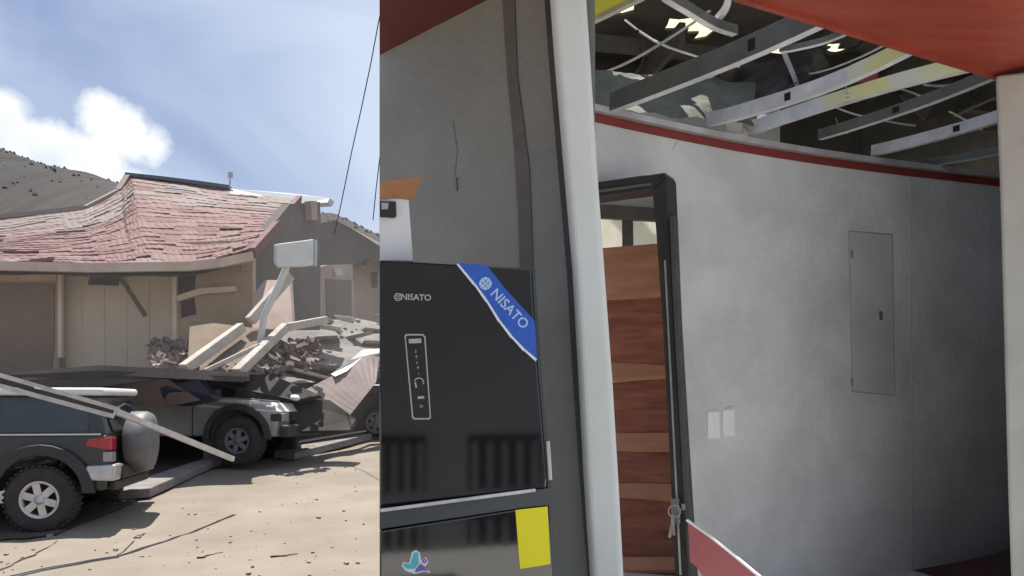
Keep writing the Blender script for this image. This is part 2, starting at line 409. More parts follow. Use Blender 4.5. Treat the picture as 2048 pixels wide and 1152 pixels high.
# ---------------- collapsed house
HO = P(200, 740, 16.5)
house = thing('collapsed_house', 'collapsed house with sagging red tiled roof above the crushed cars', 'house', HO)
cols = [((-160, 530, 16), (-160, 452, 19.2)), ((-60, 529, 16), (-60, 444, 19.2)), ((30, 528, 16), (30, 436, 19.2)), ((110, 529, 16), (110, 424, 19.3)), ((175, 530, 16), (172, 414, 19.4)),
        ((225, 531, 16), (205, 398, 20)), ((265, 531, 16), (243, 376, 20.6)), ((300, 530, 16), (262, 354, 21)), ((345, 530, 16), (330, 363, 21)), ((385, 528, 16.1), (395, 372, 21)),
        ((425, 523, 16.2), (455, 380, 21)), ((465, 514, 16.4), (520, 388, 21)), ((505, 502, 16.6), (588, 396, 21))]
NR = 22
def roofpt(ci, r, lift=0):
    i = min(int(ci), len(cols) - 2); t = ci - i
    b = P(*cols[i][0]).lerp(P(*cols[i + 1][0]), t); tp = P(*cols[i][1]).lerp(P(*cols[i + 1][1]), t)
    p = b.lerp(tp, r); p.z -= .10 * math.sin(math.pi * r) * r * (.6 if i > 5 else 1.6)
    p.z += .06 * noise.noise(Vector((p.x * .8, r * 5, 2)))
    return p + Vector((0, 0, lift))
rm = ['roof_red', 'roof_red_b', 'roof_red', 'roof_pale']
for r in range(NR):
    ci = -0.0
    while ci < len(cols) - 1.01:
        step = random.uniform(.6, 1.1); c2_ = min(ci + step, len(cols) - 1)
        if len(cols) - 1 - c2_ < .4: c2_ = len(cols) - 1
        r0, r1 = r / NR, (r + 1.12) / NR
        up = random.uniform(.020, .036) + (random.random() < .05) * random.uniform(.02, .06)
        m = MB(); ns = 6; vs = []
        j0 = random.uniform(-.012, .012); skew = random.uniform(-.03, .03)
        for a in range(ns + 1):
            cc = ci + (c2_ - ci) * a / ns
            rib = .03 * math.sin(a * math.pi)
            w_ = .008 if a % 2 else 0
            A = roofpt(cc, max(0, r0 + j0), up + w_ + skew * a / ns); B = roofpt(cc, min(1, r1), .015 + w_)
            vs += [A, B, A - Vector((0, 0, .028)), B - Vector((0, 0, .028))]
        fs = []
        for a in range(ns):
            k = 4 * a; fs += [(k, k + 4, k + 5, k + 1), (k + 2, k + 3, k + 7, k + 6), (k, k + 2, k + 6, k + 4), (k + 1, k + 5, k + 7, k + 3)]
        fs += [(0, 1, 3, 2), (4 * ns, 4 * ns + 2, 4 * ns + 3, 4 * ns + 1)]
        m.add(vs, fs)
        mm = 'roof_pale' if (r >= 15 and random.random() < .7) or random.random() < .08 else random.choice(rm[:3])
        m.build('roof_tile', mm, house)
        ci = c2_
u_ = MB(); u_.grid(lambda u, v: roofpt(u * (len(cols) - 1) * .999, v, -.22), 60, 26)
u_.build('roof_underlay', 'dark_wall', house)
rc = MB(); rp = [P(255, 351, 21), P(330, 359, 21), P(395, 367, 21), P(460, 376, 21)]
for a, b in zip(rp, rp[1:]): rc.beam(a, b, .3, .09)
rc.build('ridge_cap', 'ridge_blue', house)
rc = MB(); rc.prism([P(460, 377, 20.98), P(575, 386, 20.9), P(660, 396, 20.8), P(655, 405, 20.7), P(600, 408, 20.7), P(460, 386, 20.7)], (0, .5, .02)); rc.build('ridge_flashing', 'pale_metal', house)
rk = MB(); rk.beam(P(600, 399, 20.9), P(505, 506, 16.5), .12, .22); rk.build('barge_board', 'roof_red_b', house)
le = MB(); le.beam(P(238, 381, 20.4), P(256, 352, 20.9), .15, .12); le.beam(P(170, 416, 19.3), P(238, 381, 20.4), .12, .1); le.beam(P(-160, 452, 19.1), P(170, 416, 19.3), .14, .1)
le.build('broken_roof_edge', 'roof_pale', house)
fa = MB()
fp = [(-160, 522, 15.85), (0, 522, 15.85), (180, 526, 15.85), (380, 523, 15.95), (440, 516, 16.1), (506, 502, 16.5)]
for (a, b) in zip(fp, fp[1:]):
    fa.prism([P(*a), P(*b), P(b[0], b[1] + 18, b[2]), P(a[0], a[1] + 18, a[2])], (0, .12, 0))
fa.build('fascia_board', 'fascia', house)
so_ = MB(); so_.prism([P(-160, 537, 15.95), P(380, 537, 16.02), P(500, 520, 16.6), P(500, 520, 17.6), P(-160, 537, 17.6)], (0, 0, .03)); so_.build('soffit', 'house_wall', house)
wl = MB()   # front wall pieces, 17.2 deep
wp = plane_px(-160, 17.0, 520, 17.2)
px_poly(wl, wp, [(-160, 500), (505, 480), (505, 640), (470, 745), (352, 760), (352, 590), (345, 549), (118, 549), (118, 760), (-160, 760)], 0, .25)
wl.build('wall', 'house_wall', house)
w2 = MB(); px_poly(w2, wp, [(118, 549), (345, 549), (352, 775), (118, 775)], -.30, .1); w2.build('garage_door', 'cream_wall', house)
for k in range(5):
    m = MB(); px_poly(m, wp, [(122 + (k * 45), 560), (122 + k * 45 + 41, 560), (122 + k * 45 + 42, 735), (122 + k * 45 + 1, 735)], -.285, .02)
    m.build('door_panel', 'cream_wall', house)
for a, w_ in ((119, 7), (348, 8)):
    m = MB(); px_poly(m, wp, [(a - w_ / 2, 548), (a + w_ / 2, 548), (a + w_ / 2 + 1, 715), (a - w_ / 2, 715)], .12, .12); m.build('post', 'cream_wall', house)
m = MB(); px_poly(m, wp, [(-160, 549), (112, 549), (112, 560), (-160, 562)], .05, .05); m.build('lintel', 'fascia', house)
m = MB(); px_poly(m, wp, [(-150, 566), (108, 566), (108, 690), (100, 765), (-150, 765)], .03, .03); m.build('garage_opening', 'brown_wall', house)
m = MB(); px_poly(m, wp, [(180, 553), (238, 550), (234, 571), (175, 569)], -.05, .05); m.build('lintel_scar', 'dark_void', house)
m = MB(); m.beam(wp.at(240, 553, .1), wp.at(291, 632, .1), .04, .09); m.build('broken_batten', 'dark_wall', house)
m = MB(); px_poly(m, wp, [(356, 545), (392, 542), (388, 578), (352, 590)], .02, .02); m.build('window', 'dark_void', house)
m = MB(); px_poly(m, wp, [(362, 602), (388, 595), (392, 628), (362, 636)], .02, .02); m.build('window', 'dark_void', house)
m = MB(); px_poly(m, wp, [(352, 592), (400, 576), (470, 572), (470, 582), (402, 588), (354, 603)], .14, .12); m.build('window_sill', 'cream_wall', house)
m = MB(); px_poly(m, wp, [(482, 524), (498, 521), (499, 540), (484, 543)], .06, .06); m.build('meter_box', 'concrete_light', house)
gb = MB(); gp = plane_px(500, 17.4, 645, 20.5)
px_poly(gb, gp, [(500, 505), (580, 408), (640, 404), (642, 450), (640, 660), (505, 660)], 0, .25); gb.build('gable_wall', 'dark_wall', house)  # shade of the house's shadow side is put into the dark colour
m = MB(); px_poly(m, gp, [(622, 402), (634, 402), (636, 440), (624, 440)], .2, .18); m.build('corner_post', 'pink_wall', house)
# fallen cream beams
for (a, b, w_) in (((368, 738, 14.0), (484, 654, 15.2), .20), ((474, 746, 13.9), (572, 653, 15.3), .18), ((572, 655, 15.3), (652, 640, 16.2), .17), ((410, 742, 14.0), (520, 690, 14.6), .09), ((500, 642, 15.4), (580, 552, 16), .20)):
    m = MB(); m.beam(P(*a), P(*b), w_, w_ * .9, w2=w_ * .8); m.build('fallen_beam', 'concrete_light', house, bevel=.015)
an = MB(); an.tube([P(459, 378, 21), P(461, 350, 21)], .025, 6); an.box(P(461, 350, 21), (.12, .05, .14)); an.build('antenna', 'pale_metal', house)
hip = MB(); hip.prism([P(380, 640, 15.8), P(500, 655, 15.6), P(560, 660, 15.6), P(488, 738, 14.4), P(375, 742, 14.4)], (0, .15, -.12)); hip.build('tilted_slab', 'brown_wall', house)
hip = MB(); hip.prism([P(505, 590, 16.6), P(530, 560, 17), P(580, 560, 17), P(585, 650, 16), P(505, 668, 15.8)], (0, .2, 0)); hip.build('broken_wall_piece', 'pink_wall', house)

# fallen floor slab on top of the cars
fs_ = thing('fallen_floor_slab', 'dark fallen concrete floor slab lying on the crushed cars under the house', 'slab', P(250, 760, 13.5))
m = MB()
top = [P(-200, 752, 12.6), P(60, 742, 12.8), P(200, 730, 13), P(340, 738, 13), P(495, 744, 13.4)]
for a, b in zip(top, top[1:]):
    th = Vector((0, 0, -.15)); m.prism([a, b, Vector((b.x * 1.25, 17, b.z + .1)), Vector((a.x * 1.25, 17, a.z + .1))], th)
m.build('slab', 'sheet_brown', fs_)
m = MB(); m.prism([P(-200, 762, 12.55), P(200, 741, 12.9), P(495, 754, 13.3), P(480, 764, 13.3), P(330, 757, 13.1), P(60, 790, 12.8), P(-200, 800, 12.6)], (0, .18, 0)); m.build('edge_beam', 'dark_wall', fs_)
m = MB()
for px in (-120, 150, 420): m.beam(P(px, 780, 15), P(px + 15, 1000, 15), .3, .3, up=(0, 1, 0))
m.build('stub_column', 'concrete', fs_)
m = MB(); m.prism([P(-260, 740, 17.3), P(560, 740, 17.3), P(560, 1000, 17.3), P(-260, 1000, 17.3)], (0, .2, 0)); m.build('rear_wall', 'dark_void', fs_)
m = MB(); m.prism([P(200, 742, 13.2), P(330, 755, 13.2), P(400, 800, 13.3), P(330, 815, 13.6), P(235, 808, 13.6)], (0, .05, 0)); m.build('hanging_plate', 'sheet_brown', fs_)

# right-hand rubble slope
rs = MB()
def rsf(u, v):
    px = 470 + u * 430; py0 = 772 - 20 * u; py1 = 640 - 5 * u
    py = py0 + (py1 - py0) * v; d = 15.2 + 5.0 * u ** .7 + 5.3 * v
    p = P(px, py, d); p.z += .13 * noise.noise(Vector((p.x * 1.3, p.y * 1.3, 1))) + .03 * noise.noise(Vector((p.x * 4, p.y * 4, 1))); return p
rs.grid(rsf, 40, 30, False)
rub = thing('rubble_slope', 'grey slope of broken concrete right of the collapsed house', 'rubble', P(620, 760, 17))
rs.build('concrete_surface', 'concrete', rub)
m = MB(); m.prism([P(470, 772, 15.35), P(900, 752, 20.3), P(900, 900, 20.3), P(470, 900, 15.35)], (0, .3, 0)); m.build('core', 'dark_void', rub)
m = MB()
for k in range(150):
    u, v = random.random(), random.random(); p = rsf(u, v); s_ = random.uniform(.03, .15)
    rot = Matrix.Rotation(random.random() * 6, 3, Vector((random.random(), random.random(), random.random())).normalized())
    m.box(p + Vector((0, 0, s_ * .3)), (s_ * random.uniform(.8, 2.4), s_, s_ * random.uniform(.15, .45)), Matrix.Rotation(random.random() * 6, 3, 'Z') @ Matrix.Rotation(random.uniform(-.4, .4), 3, 'X'), .25)
tag(m.build('rubble_chunks', 'concrete', rub), kind='stuff')
for (px, py, d, sz) in ((690, 640, 23.5, (.55, .4, .2)), (655, 655, 21, (.7, .3, .12)), (720, 648, 24.2, (.9, .4, .08))):
    m = MB(); m.box(P(px, py, d), sz, Matrix.Rotation(.15, 3, 'Y'), .1); m.build('broken_block', 'concrete_light', rub, bevel=.02)
for k in range(16):
    u, v = random.random() * .8, random.random(); p = rsf(u, v); L_ = random.uniform(.5, 1.5)
    m = MB(); m.box(p + Vector((0, 0, .06)), (L_, random.uniform(.25, .7), .08), Matrix.Rotation(random.uniform(-.7, .7), 3, 'Z') @ Matrix.Rotation(random.uniform(-.35, .1), 3, 'X') @ Matrix.Rotation(random.uniform(-.3, .3), 3, 'Y'), .15)
    m.build('broken_slab_piece', random.choice(['concrete', 'concrete', 'sheet_brown', 'concrete_light']), rub, bevel=.01)
m = MB()
for k in range(240):
    px = random.uniform(300, 640); d = random.uniform(14.2, 16.6); p = P(px, 747 - (d - 14) * 26, d); s_ = random.uniform(.03, .12)
    rot = Matrix.Rotation(random.random() * 6, 3, Vector((random.random(), random.random(), random.random())).normalized())
    m.box(p, (s_ * random.uniform(.8, 3), s_, s_ * random.uniform(.3, .9)), rot, .25)
tag(m.build('debris', 'sheet_brown'), 'broken plaster and wood heaped below the house wall', 'debris', kind='stuff')

# back buildings on the right
b1 = thing('damaged_wall_block', 'pinkish brown damaged wall block with a doorway behind the white sign', 'building', P(640, 640, 19))
p1 = plane_px(575, 22.2, 710, 25)
m = MB(); px_poly(m, p1, [(578, 560), (600, 545), (655, 530), (705, 528), (712, 680), (578, 680)], 0, 2.0); m.build('wall', 'pink_wall', b1)
m = MB(); px_poly(m, p1, [(652, 558), (703, 560), (704, 668), (655, 668)], .03, .03); m.build('doorway', 'dark_wall', b1)
m = MB(); px_poly(m, p1, [(668, 538), (684, 536), (686, 550), (672, 552)], .06, .06); m.build('broken_pipe', 'concrete_light', b1)
b2 = thing('neighbour_house', 'far house with dark gable roof at the right of the street view', 'house', P(720, 700, 24))
p2 = plane_px(640, 29, 900, 31)
m = MB(); px_poly(m, p2, [(628, 470), (720, 500), (900, 520), (900, 720), (628, 720)], 0, 5); m.build('wall', 'pink_wall', b2)
m = MB(); m.prism([P(x, y, 28.5) for x, y in ((618, 462), (640, 447), (668, 440), (700, 455), (760, 492), (850, 530), (850, 548), (730, 515), (690, 540), (640, 540), (622, 500))], (0, 7, .8)); m.build('roof', 'dark_wall', b2)
m = MB(); px_poly(m, p2, [(692, 492), (712, 497), (712, 545), (696, 550)], .35, .3); m.build('gable_panel', 'pink_wall', b2)
for q in ([(741, 545), (755, 543), (755, 574), (744, 576)], [(724, 520), (732, 520), (732, 530), (724, 530)], [(742, 684), (748, 684), (748, 694), (742, 694)]):
    m = MB(); px_poly(m, p2, q, .03, .03); m.build('window', 'dark_void', b2)

# sign on leaning pole
sg = thing('leaning_sign', 'blank pale sign board on a leaning bent pole beside the collapsed house', 'sign', P(520, 640, 15))
ps = plane_px(550, 14.6, 636, 15.2)
m = MB(); px_poly(m, ps, [(553, 488), (628, 478), (628, 530), (610, 533), (560, 534), (553, 524)], 0, .12); m.build('board', 'sign_white', sg, bevel=.02)
m = MB(); px_poly(m, ps, [(629, 479), (635, 480), (634, 532), (629, 531)], -.02, .14); m.build('board_side', 'pale_metal', sg)
m = MB(); m.tube([P(574, 532, 14.9), P(560, 565, 14.9), P(548, 590, 14.9), P(528, 632, 14.9), P(520, 690, 15)], .065, 10); m.build('pole', 'sign_white', sg)

# utility cables
def cable(name, pts, r, label):
    m = MB(); m.tube(pts, r, 6); tag(m.build(name, 'wire'), label, 'cable')
cable('hanging_cable', [P(775, -40, 14), P(757, 45, 14), P(741, 130, 14.2), P(722, 220, 14.5), P(703, 305, 15), P(690, 370, 15.3), P(677, 432, 15.6), P(668, 470, 16)], .011, 'long black cable hanging slantwise across the pale sky')
cable('hanging_cable', [P(775, 180, 17), P(759, 320, 17), P(752, 380, 17), P(746, 440, 17)], .012, 'short faint cable at the edge of the pale sky above the far house')

# corrugated sheet, white sheets, plank pieces
def corr(name, q, ncorr, amp, m, label, cat, group=None, parent=None):
    q = [Vector(v) for v in q]; b = MB()
    nn = (q[1] - q[0]).cross(q[3] - q[0]).normalized()
    def fn(u, v):
        p = q[0].lerp(q[1], u).lerp(q[3].lerp(q[2], u), v); return p + nn * amp * math.sin(u * ncorr * 2 * math.pi)
    b.grid(fn, ncorr * 6, 3)
    k = len(b.v); vv = list(b.v); b.add([v - nn * .012 for v in vv], [list(reversed(f)) for f in b.f], True)
    o = b.build(name, m, parent)
    if not parent: tag(o, label, cat, group)
    return o
corr('roofing_sheet', [P(583, 794, 15.5), P(760, 704, 18.0), P(752, 765, 17.0), P(694, 838, 15.7)], 12, .006, 'sheet_brown', 'brown corrugated roofing sheet sloping down onto the crushed white pickup', 'roofing sheet')
m = MB(); m.prism([P(662, 748, 16.6), P(700, 720, 17.2), P(722, 701, 17.8), P(800, 696, 18.0), P(800, 705, 18.0), P(726, 713, 17.7), P(694, 742, 16.8), P(670, 753, 16.4)], (0, .2, .03)); tag(m.build('bent_sheet', 'white_sheet'), 'torn white metal sheet on the top edge of the brown roofing sheet', 'metal sheet')
m = MB(); m.beam(P(691, 838, 16.4), P(722, 768, 17), .08, .08); tag(m.build('leaning_post', 'wood_grey', bevel=.01), 'short dark post leaning beside the dark blue car', 'post')
def plank(a, b, w, h, label, m='wood_grey', group=None, nm='fallen_plank'):
    q = MB(); q.beam(a, b, w, h, w2=w * .85); tag(q.build(nm, m, bevel=.01), label, 'plank', group)
def gp_(px, py, dz=.06): return ground_pt(px, py) + Vector((0, 0, dz))
# kerb-side beams
def flat(pxs, label, m='wood_grey', th=.14, lift=.02):
    q = MB(); q.prism([ground_pt(*p) + Vector((0, 0, lift + th)) for p in pxs], (0, 0, -th)); tag(q.build('fallen_board', m, bevel=.012), label, 'board')
flat([(236, 1003), (246, 990), (420, 930), (444, 930), (300, 998)], 'wide grey board lying on the sand behind the black off-roader', 'wood_grey')
flat([(548, 918), (560, 908), (780, 856), (800, 866), (590, 922)], 'long dark edged board lying along the sand right of the pickup', 'wood_grey')
for k, (a, b) in enumerate((((572, 897), (700, 858)), ((578, 902), (760, 862)), ((585, 905), (800, 868)), ((570, 893), (650, 862)))):
    plank(gp_(*a, .16 + .02 * k), gp_(*b, .18 + .02 * k), .20, .035, ['pale plank second from the top in the fan by the long board', 'pale plank third from the top in the fan by the long board', 'lowest plank of the fan by the long board', 'topmost short plank of the fan by the long board'][k], 'concrete_light' if k != 1 else 'wood_grey')
a0, a1, b0, b1 = gp_(574, 903, .03), gp_(610, 892, .03) + Vector((0, .5, .35)), gp_(830, 862, .05), gp_(830, 858, .05) + Vector((0, .8, .52))
corr('roofing_sheet', [a0, a1, b1, b0], 7, .035, 'concrete_light', 'pale ribbed roofing sheet lying on the sand below the brown sheet', 'roofing sheet')
# conduit poles across the off-roader
pl = thing('fallen_pole', 'long pale metal pole fallen across the rear of the black off-roader', 'pole', P(230, 830, 9.2))
m = MB(); m.beam(P(-60, 733, 8.2), P(238, 819, 9.0), .05, .045); m.build('upper_rail', 'alu', pl)
m = MB(); m.beam(P(-60, 756, 8.25), P(228, 833, 9.0), .05, .05); m.build('lower_rail', 'alu', pl)
m = MB(); m.beam(P(-60, 744.5, 8.26), P(232, 826, 9.04), .02, .05); m.build('dark_web', 'black_plastic', pl)
m = MB(); m.beam(P(232, 823, 9.0), P(466, 918, 10.9), .06, .065, w2=.05); m.build('broken_end', 'alu', pl)
cable('loose_strap', [P(236, 815, 9.1), P(250, 808, 9.3), P(262, 812, 9.6), P(268, 822, 9.8)], .012, 'dark curled strap on the spare wheel of the black off-roader')

# ---------------- vehicles
def arch_profile(x0, x1, z0, z1, wheels, r, top=None):
    pts = [(x0, z0)]
    for wx in wheels:
        pts.append((wx - r, z0))
        for k in range(1, 12):
            a = math.pi - math.pi * k / 12; pts.append((wx + r * math.cos(a), z0 + .02 + (r - .02) * math.sin(a)))
        pts.append((wx + r, z0))
    pts.append((x1, z0)); pts += (top or [(x1, z1), (x0, z1)]); return pts
def side_prism(m, pts, y0, y1): return m.prism([(x, y0, z) for x, z in pts], (0, y1 - y0, 0))
def wheel(parent, x, y, z, r, w, side, rim='silver', spokes=6, rimr=.22):
    t = MB(); c = (x, y, z); ax = (0, side, 0)
    t.lathe([(rimr, -w / 2), (r - .05, -w / 2), (r, -w / 2 + .04), (r, w / 2 - .04), (r - .05, w / 2), (rimr + .015, w / 2), (rimr, w / 2 - .02)], c, ax, 40)
    t.lathe([(rimr, w / 2 - .1), (.001, w / 2 - .1)], c, ax, 24)
    for k in range(36):
        a = k * math.pi / 18; t.box((x + math.cos(a) * (r), y, z + math.sin(a) * (r)), (.035, w * .9, .02), Matrix.Rotation(-a + math.pi / 2, 3, 'Y'))
    to = t.build('tyre', 'rubber', parent, local=True)
    q = MB(); q.lathe([(rimr + .01, w / 2 - .01), (rimr - .02, w / 2 - .005), (rimr - .03, w / 2 - .09)], c, ax, 32)
    q.lathe([(.001, w / 2 - .015), (.06, w / 2 - .015), (.07, w / 2 - .05)], c, ax, 20)
    yo = y + side * (w / 2 - .035)
    for k in range(spokes):
        a = k * 2 * math.pi / spokes + .3; q.box((x + math.cos(a) * rimr * .55, yo, z + math.sin(a) * rimr * .55), (rimr * .95, .035, .085 if spokes < 8 else .03), Matrix.Rotation(-a, 3, 'Y'))
    q.build('rim', rim, to, local=True)
fwd = Vector((-.985, -.17, 0)).normalized(); ang = math.atan2(fwd.y, fwd.x)
lf = Vector((-fwd.y, fwd.x, 0))
near = Vector((-5.77, 9.84, 0)); O = near - lf * .84
suv = thing('off_roader', 'black boxy off-roader with white roof and rear spare wheel parked at the left', 'car', (O.x, O.y, -.03), rz=ang)
WB = 2.69; H = .95
m = MB()
prof = arch_profile(-.72, 3.5, .50, 1.16, [0, WB], .50, [(3.52, .72), (3.50, 1.10), (3.3, 1.17), (2.2, 1.20), (-.74, 1.20), (-.76, .8)])
side_prism(m, prof, -.88, .88); m.build('body', 'suv_paint', suv, local=True, bevel=.04, seg=3)
m = MB()
lo_, hi_ = [(-.72, 1.20), (2.05, 1.20)], [(-.55, 1.68), (1.55, 1.68)]
vs = [(-.74, -.84, 1.18), (2.1, -.84, 1.18), (2.1, .84, 1.18), (-.74, .84, 1.18), (-.58, -.72, 1.68), (1.62, -.72, 1.68), (1.62, .72, 1.68), (-.58, .72, 1.68)]
m.add(vs, [(0, 3, 2, 1), (4, 5, 6, 7), (0, 1, 5, 4), (1, 2, 6, 5), (2, 3, 7, 6), (3, 0, 4, 7)]); m.build('cabin', 'suv_paint', suv, local=True, bevel=.03)
m = MB(); m.box((.48, 0, 1.735), (2.30, 1.50, .10)); m.build('roof', 'white_paint', suv, local=True, bevel=.045, seg=3)
def sidepane(x0, x1, z0, z1, nm, ins=0):
    for s_ in (1, -1):
        def yy(z): return s_ * (.84 - (z - 1.18) / .5 * .12 + .008)
        def xx(x, z): return x
        k = MB(); k.prism([(x0, yy(z0), z0), (x1, yy(z0), z0), (x1 - ins, yy(z1), z1), (x0 + .02, yy(z1), z1)], (0, -s_ * .012, 0)); k.build(nm, 'car_glass', suv, local=True)
sidepane(-.52, .50, 1.235, 1.62, 'side_window'); sidepane(.58, 1.75, 1.235, 1.62, 'side_window', .28)
m = MB(); m.box((-.1, .868, 1.205), (1.15, .02, .022)); m.build('belt_trim', 'silver', suv, local=True)
for s_ in (1, -1):
    for wx in (0, WB):
        k = MB(); pts = []
        for r_ in (.62, .48):
            seq = [math.pi * j / 14 for j in range(15)]
            if r_ == .48: seq = seq[::-1]
            pts += [(wx + r_ * math.cos(a), .48 + r_ * math.sin(a) * .98) for a in seq]
        side_prism(k, pts, s_ * .86, s_ * .955); k.build('wheel_arch', 'black_plastic', suv, local=True, bevel=.015)
        wheel(suv, wx, s_ * .83, .415, .41, .27, s_)
    k = MB(); k.box((1.35, s_ * .90, .47), (1.5, .10, .12)); k.build('side_step', 'black_plastic', suv, local=True, bevel=.02)
    k = MB(); k.prism([(-.74, s_ * .70, .60), (-.92, s_ * .66, .60), (-.90, s_ * .94, .62), (-.55, s_ * .96, .64), (-.52, s_ * .96, .80), (-.9, s_ * .93, .82), (-.93, s_ * .66, .82), (-.74, s_ * .70, .82)][:0] or
                      [(-.50, s_ * .95, .64), (-.52, s_ * .95, .82), (-.86, s_ * .93, .83), (-.84, s_ * .93, .62)], (0, -s_ * .30, 0)); k.build('bumper_corner', 'silver', suv, local=True, bevel=.03)
    k = MB(); k.prism([(-.50, s_ * .89, 1.06), (-.52, s_ * .89, 1.15), (-.80, s_ * .88, 1.17), (-.80, s_ * .88, 1.00)], (0, -s_ * .20, 0)); k.build('tail_light', 'tail_red', suv, local=True, bevel=.015)
    k = MB(); k.prism([(-.70, s_ * .885, .86), (-.70, s_ * .885, .985), (-.80, s_ * .875, .985), (-.80, s_ * .875, .86)], (0, -s_ * .18, 0)); k.build('reverse_light', 'lamp_clear', suv, local=True, bevel=.01)
    k = MB(); k.box((1.2, s_ * .89, 1.02), (.16, .03, .03)); k.build('door_handle', 'black_plastic', suv, local=True, bevel=.008)
    k = MB(); k.box((1.72, s_ * 1.0, 1.22), (.12, .2, .16)); k.build('mirror', 'black_plastic', suv, local=True, bevel=.03)
    k = MB(); k.box((.56, s_ * .883, .85), (.012, .006, .66)); k.box((1.75, s_ * .883, .85), (.012, .006, .66)); k.build('door_gap', 'black_plastic', suv, local=True)
k = MB(); k.box((-.80, 0, .72), (.16, 1.3, .18)); k.build('rear_bumper', 'black_plastic', suv, local=True, bevel=.03)
k = MB(); k.box((-.77, 0, .55), (.08, 1.5, .12)); k.build('rear_valance', 'black_plastic', suv, local=True, bevel=.02)
k = MB(); k.prism([(-.745, -.62, 1.24), (-.745, .62, 1.24), (-.61, .58, 1.62), (-.61, -.58, 1.62)], (.012, 0, 0)); k.build('rear_window', 'car_glass', suv, local=True)
k = MB(); k.lathe([(.001, .15), (.28, .15), (.37, .12), (.40, .06), (.40, -.12), (.33, -.16), (.001, -.16)], (-.96, .14, 1.08), (-1, 0, 0), 44)
sp = k.build('spare_wheel_cover', 'grey_plastic', suv, local=True)
k = MB(); k.box((-.80, .14, 1.08), (.1, .3, .3)); k.build('spare_bracket', 'black_plastic', suv, local=True)
k = MB(); k.box((-.87, -.30, .74), (.02, .30, .14)); k.build('number_plate', 'white_sheet', suv, local=True)
k = MB(); k.box((3.55, 0, .68), (.2, 1.7, .25)); k.build('front_bumper', 'silver', suv, local=True, bevel=.04)
for s_ in (1, -1):
    k = MB(); k.lathe([(.001, .02), (.09, .02), (.1, -.03)], (3.52, s_ * .62, .95), (1, 0, 0), 20); k.build('headlight', 'lamp_clear', suv, local=True)
k = MB(); k.prism([(2.12, -.78, 1.22), (2.12, .78, 1.22), (1.64, .70, 1.64), (1.64, -.70, 1.64)], (.012, 0, .01)); k.build('windscreen', 'car_glass', suv, local=True)

# crushed pickup facing right
fw = Vector((.985, -.12, 0)).normalized()
PW = P(478, 887, 14.2)   # front near wheel
pk_l = Vector((-fw.y, fw.x, 0))
O = Vector((PW.x, PW.y, 0)) + pk_l * .80
zg = gz(0, O.y) + .02
pk = thing('crushed_pickup', 'grey white pickup crushed under the fallen floor slab', 'car', (O.x, O.y, zg), rz=math.atan2(fw.y, fw.x))
m = MB()   # origin = front axle
prof = arch_profile(-4.2, .70, .50, .98, [-3.2, 0], .54, [(.72, .60), (.74, .96), (.6, 1.06), (-.75, 1.14), (-4.2, 1.04)])
prof = [(x, z) for x, z in prof]
side_prism(m, prof, -.84, .84); m.build('body', 'pickup_paint', pk, local=True, bevel=.05, seg=3)
m = MB(); m.add([(.78, -.86, .93), (.78, .86, .93), (-.80, .87, 1.03), (-.80, -.87, 1.03), (.62, -.74, 1.10), (.62, .74, 1.09), (-.7, .78, 1.20), (-.7, -.78, 1.22)],
                [(0, 1, 2, 3), (7, 6, 5, 4), (0, 4, 5, 1), (1, 5, 6, 2), (2, 6, 7, 3), (3, 7, 4, 0)]); m.build('bonnet', 'dusty_white', pk, local=True, bevel=.03)
m = MB(); m.add([(-.75, -.8, 1.05), (-.75, .8, 1.05), (-2.5, .8, 1.02), (-2.5, -.8, 1.02), (-1.2, -.68, 1.34), (-1.2, .68, 1.30), (-2.4, .70, 1.30), (-2.4, -.70, 1.34)],
                [(0, 1, 2, 3), (7, 6, 5, 4), (0, 4, 5, 1), (1, 5, 6, 2), (2, 6, 7, 3), (3, 7, 4, 0)]); m.build('crushed_cab', 'black_plastic', pk, local=True, bevel=.03)
for s_ in (1, -1):
    k = MB(); k.box((.66, s_ * .64, .84), (.30, .30, .17)); k.build('headlight', 'lamp_clear', pk, local=True, bevel=.03)
    k = MB(); k.box((.70, s_ * .83, .84), (.20, .03, .13)); k.build('indicator', 'black_plastic', pk, local=True, bevel=.01)
    for wx in (0, -3.2):
        wheel(pk, wx, s_ * .76, .43, .45, .27, s_, 'grey_plastic')
        k = MB(); pts = []
        for r_ in (.62, .52):
            seq = [math.pi * j / 14 for j in range(15)]
            if r_ < .6: seq = seq[::-1]
            pts += [(wx + r_ * math.cos(a), .46 + r_ * math.sin(a)) for a in seq]
        side_prism(k, pts, s_ * .83, s_ * .93); k.build('wheel_arch', 'black_plastic', pk, local=True, bevel=.01)
    k = MB(); k.box((-1.0, s_ * 1.0, 1.18), (.10, .22, .2)); k.build('mirror', 'black_plastic', pk, local=True, bevel=.02)
    k = MB(); k.box((-.85, s_ * .845, .75), (.012, .01, .6)); k.box((-2.1, s_ * .845, .75), (.012, .01, .6)); k.build('door_gap', 'black_plastic', pk, local=True)
k = MB(); k.box((.86, 0, .60), (.16, 1.72, .22)); k.build('bumper', 'black_plastic', pk, local=True, bevel=.04)
k = MB(); k.box((.81, 0, .86), (.04, .9, .16)); k.build('grille', 'black_plastic', pk, local=True)
m = MB()
for q in ([P(400, 752, 14.6), P(540, 748, 15.0), P(640, 790, 14.9), P(590, 800, 14.6), P(470, 775, 14.4)], [P(560, 792, 15.1), P(660, 800, 15.1), P(712, 838, 14.9), P(700, 860, 14.6), P(600, 862, 14.5), P(560, 830, 14.7)]):
    m.prism(q, (0, .2, -.05))
tag(m.build('crumpled_canopy', 'dark_void'), 'dark crumpled canopy sheets pressed down behind the pickup bonnet', 'canopy')
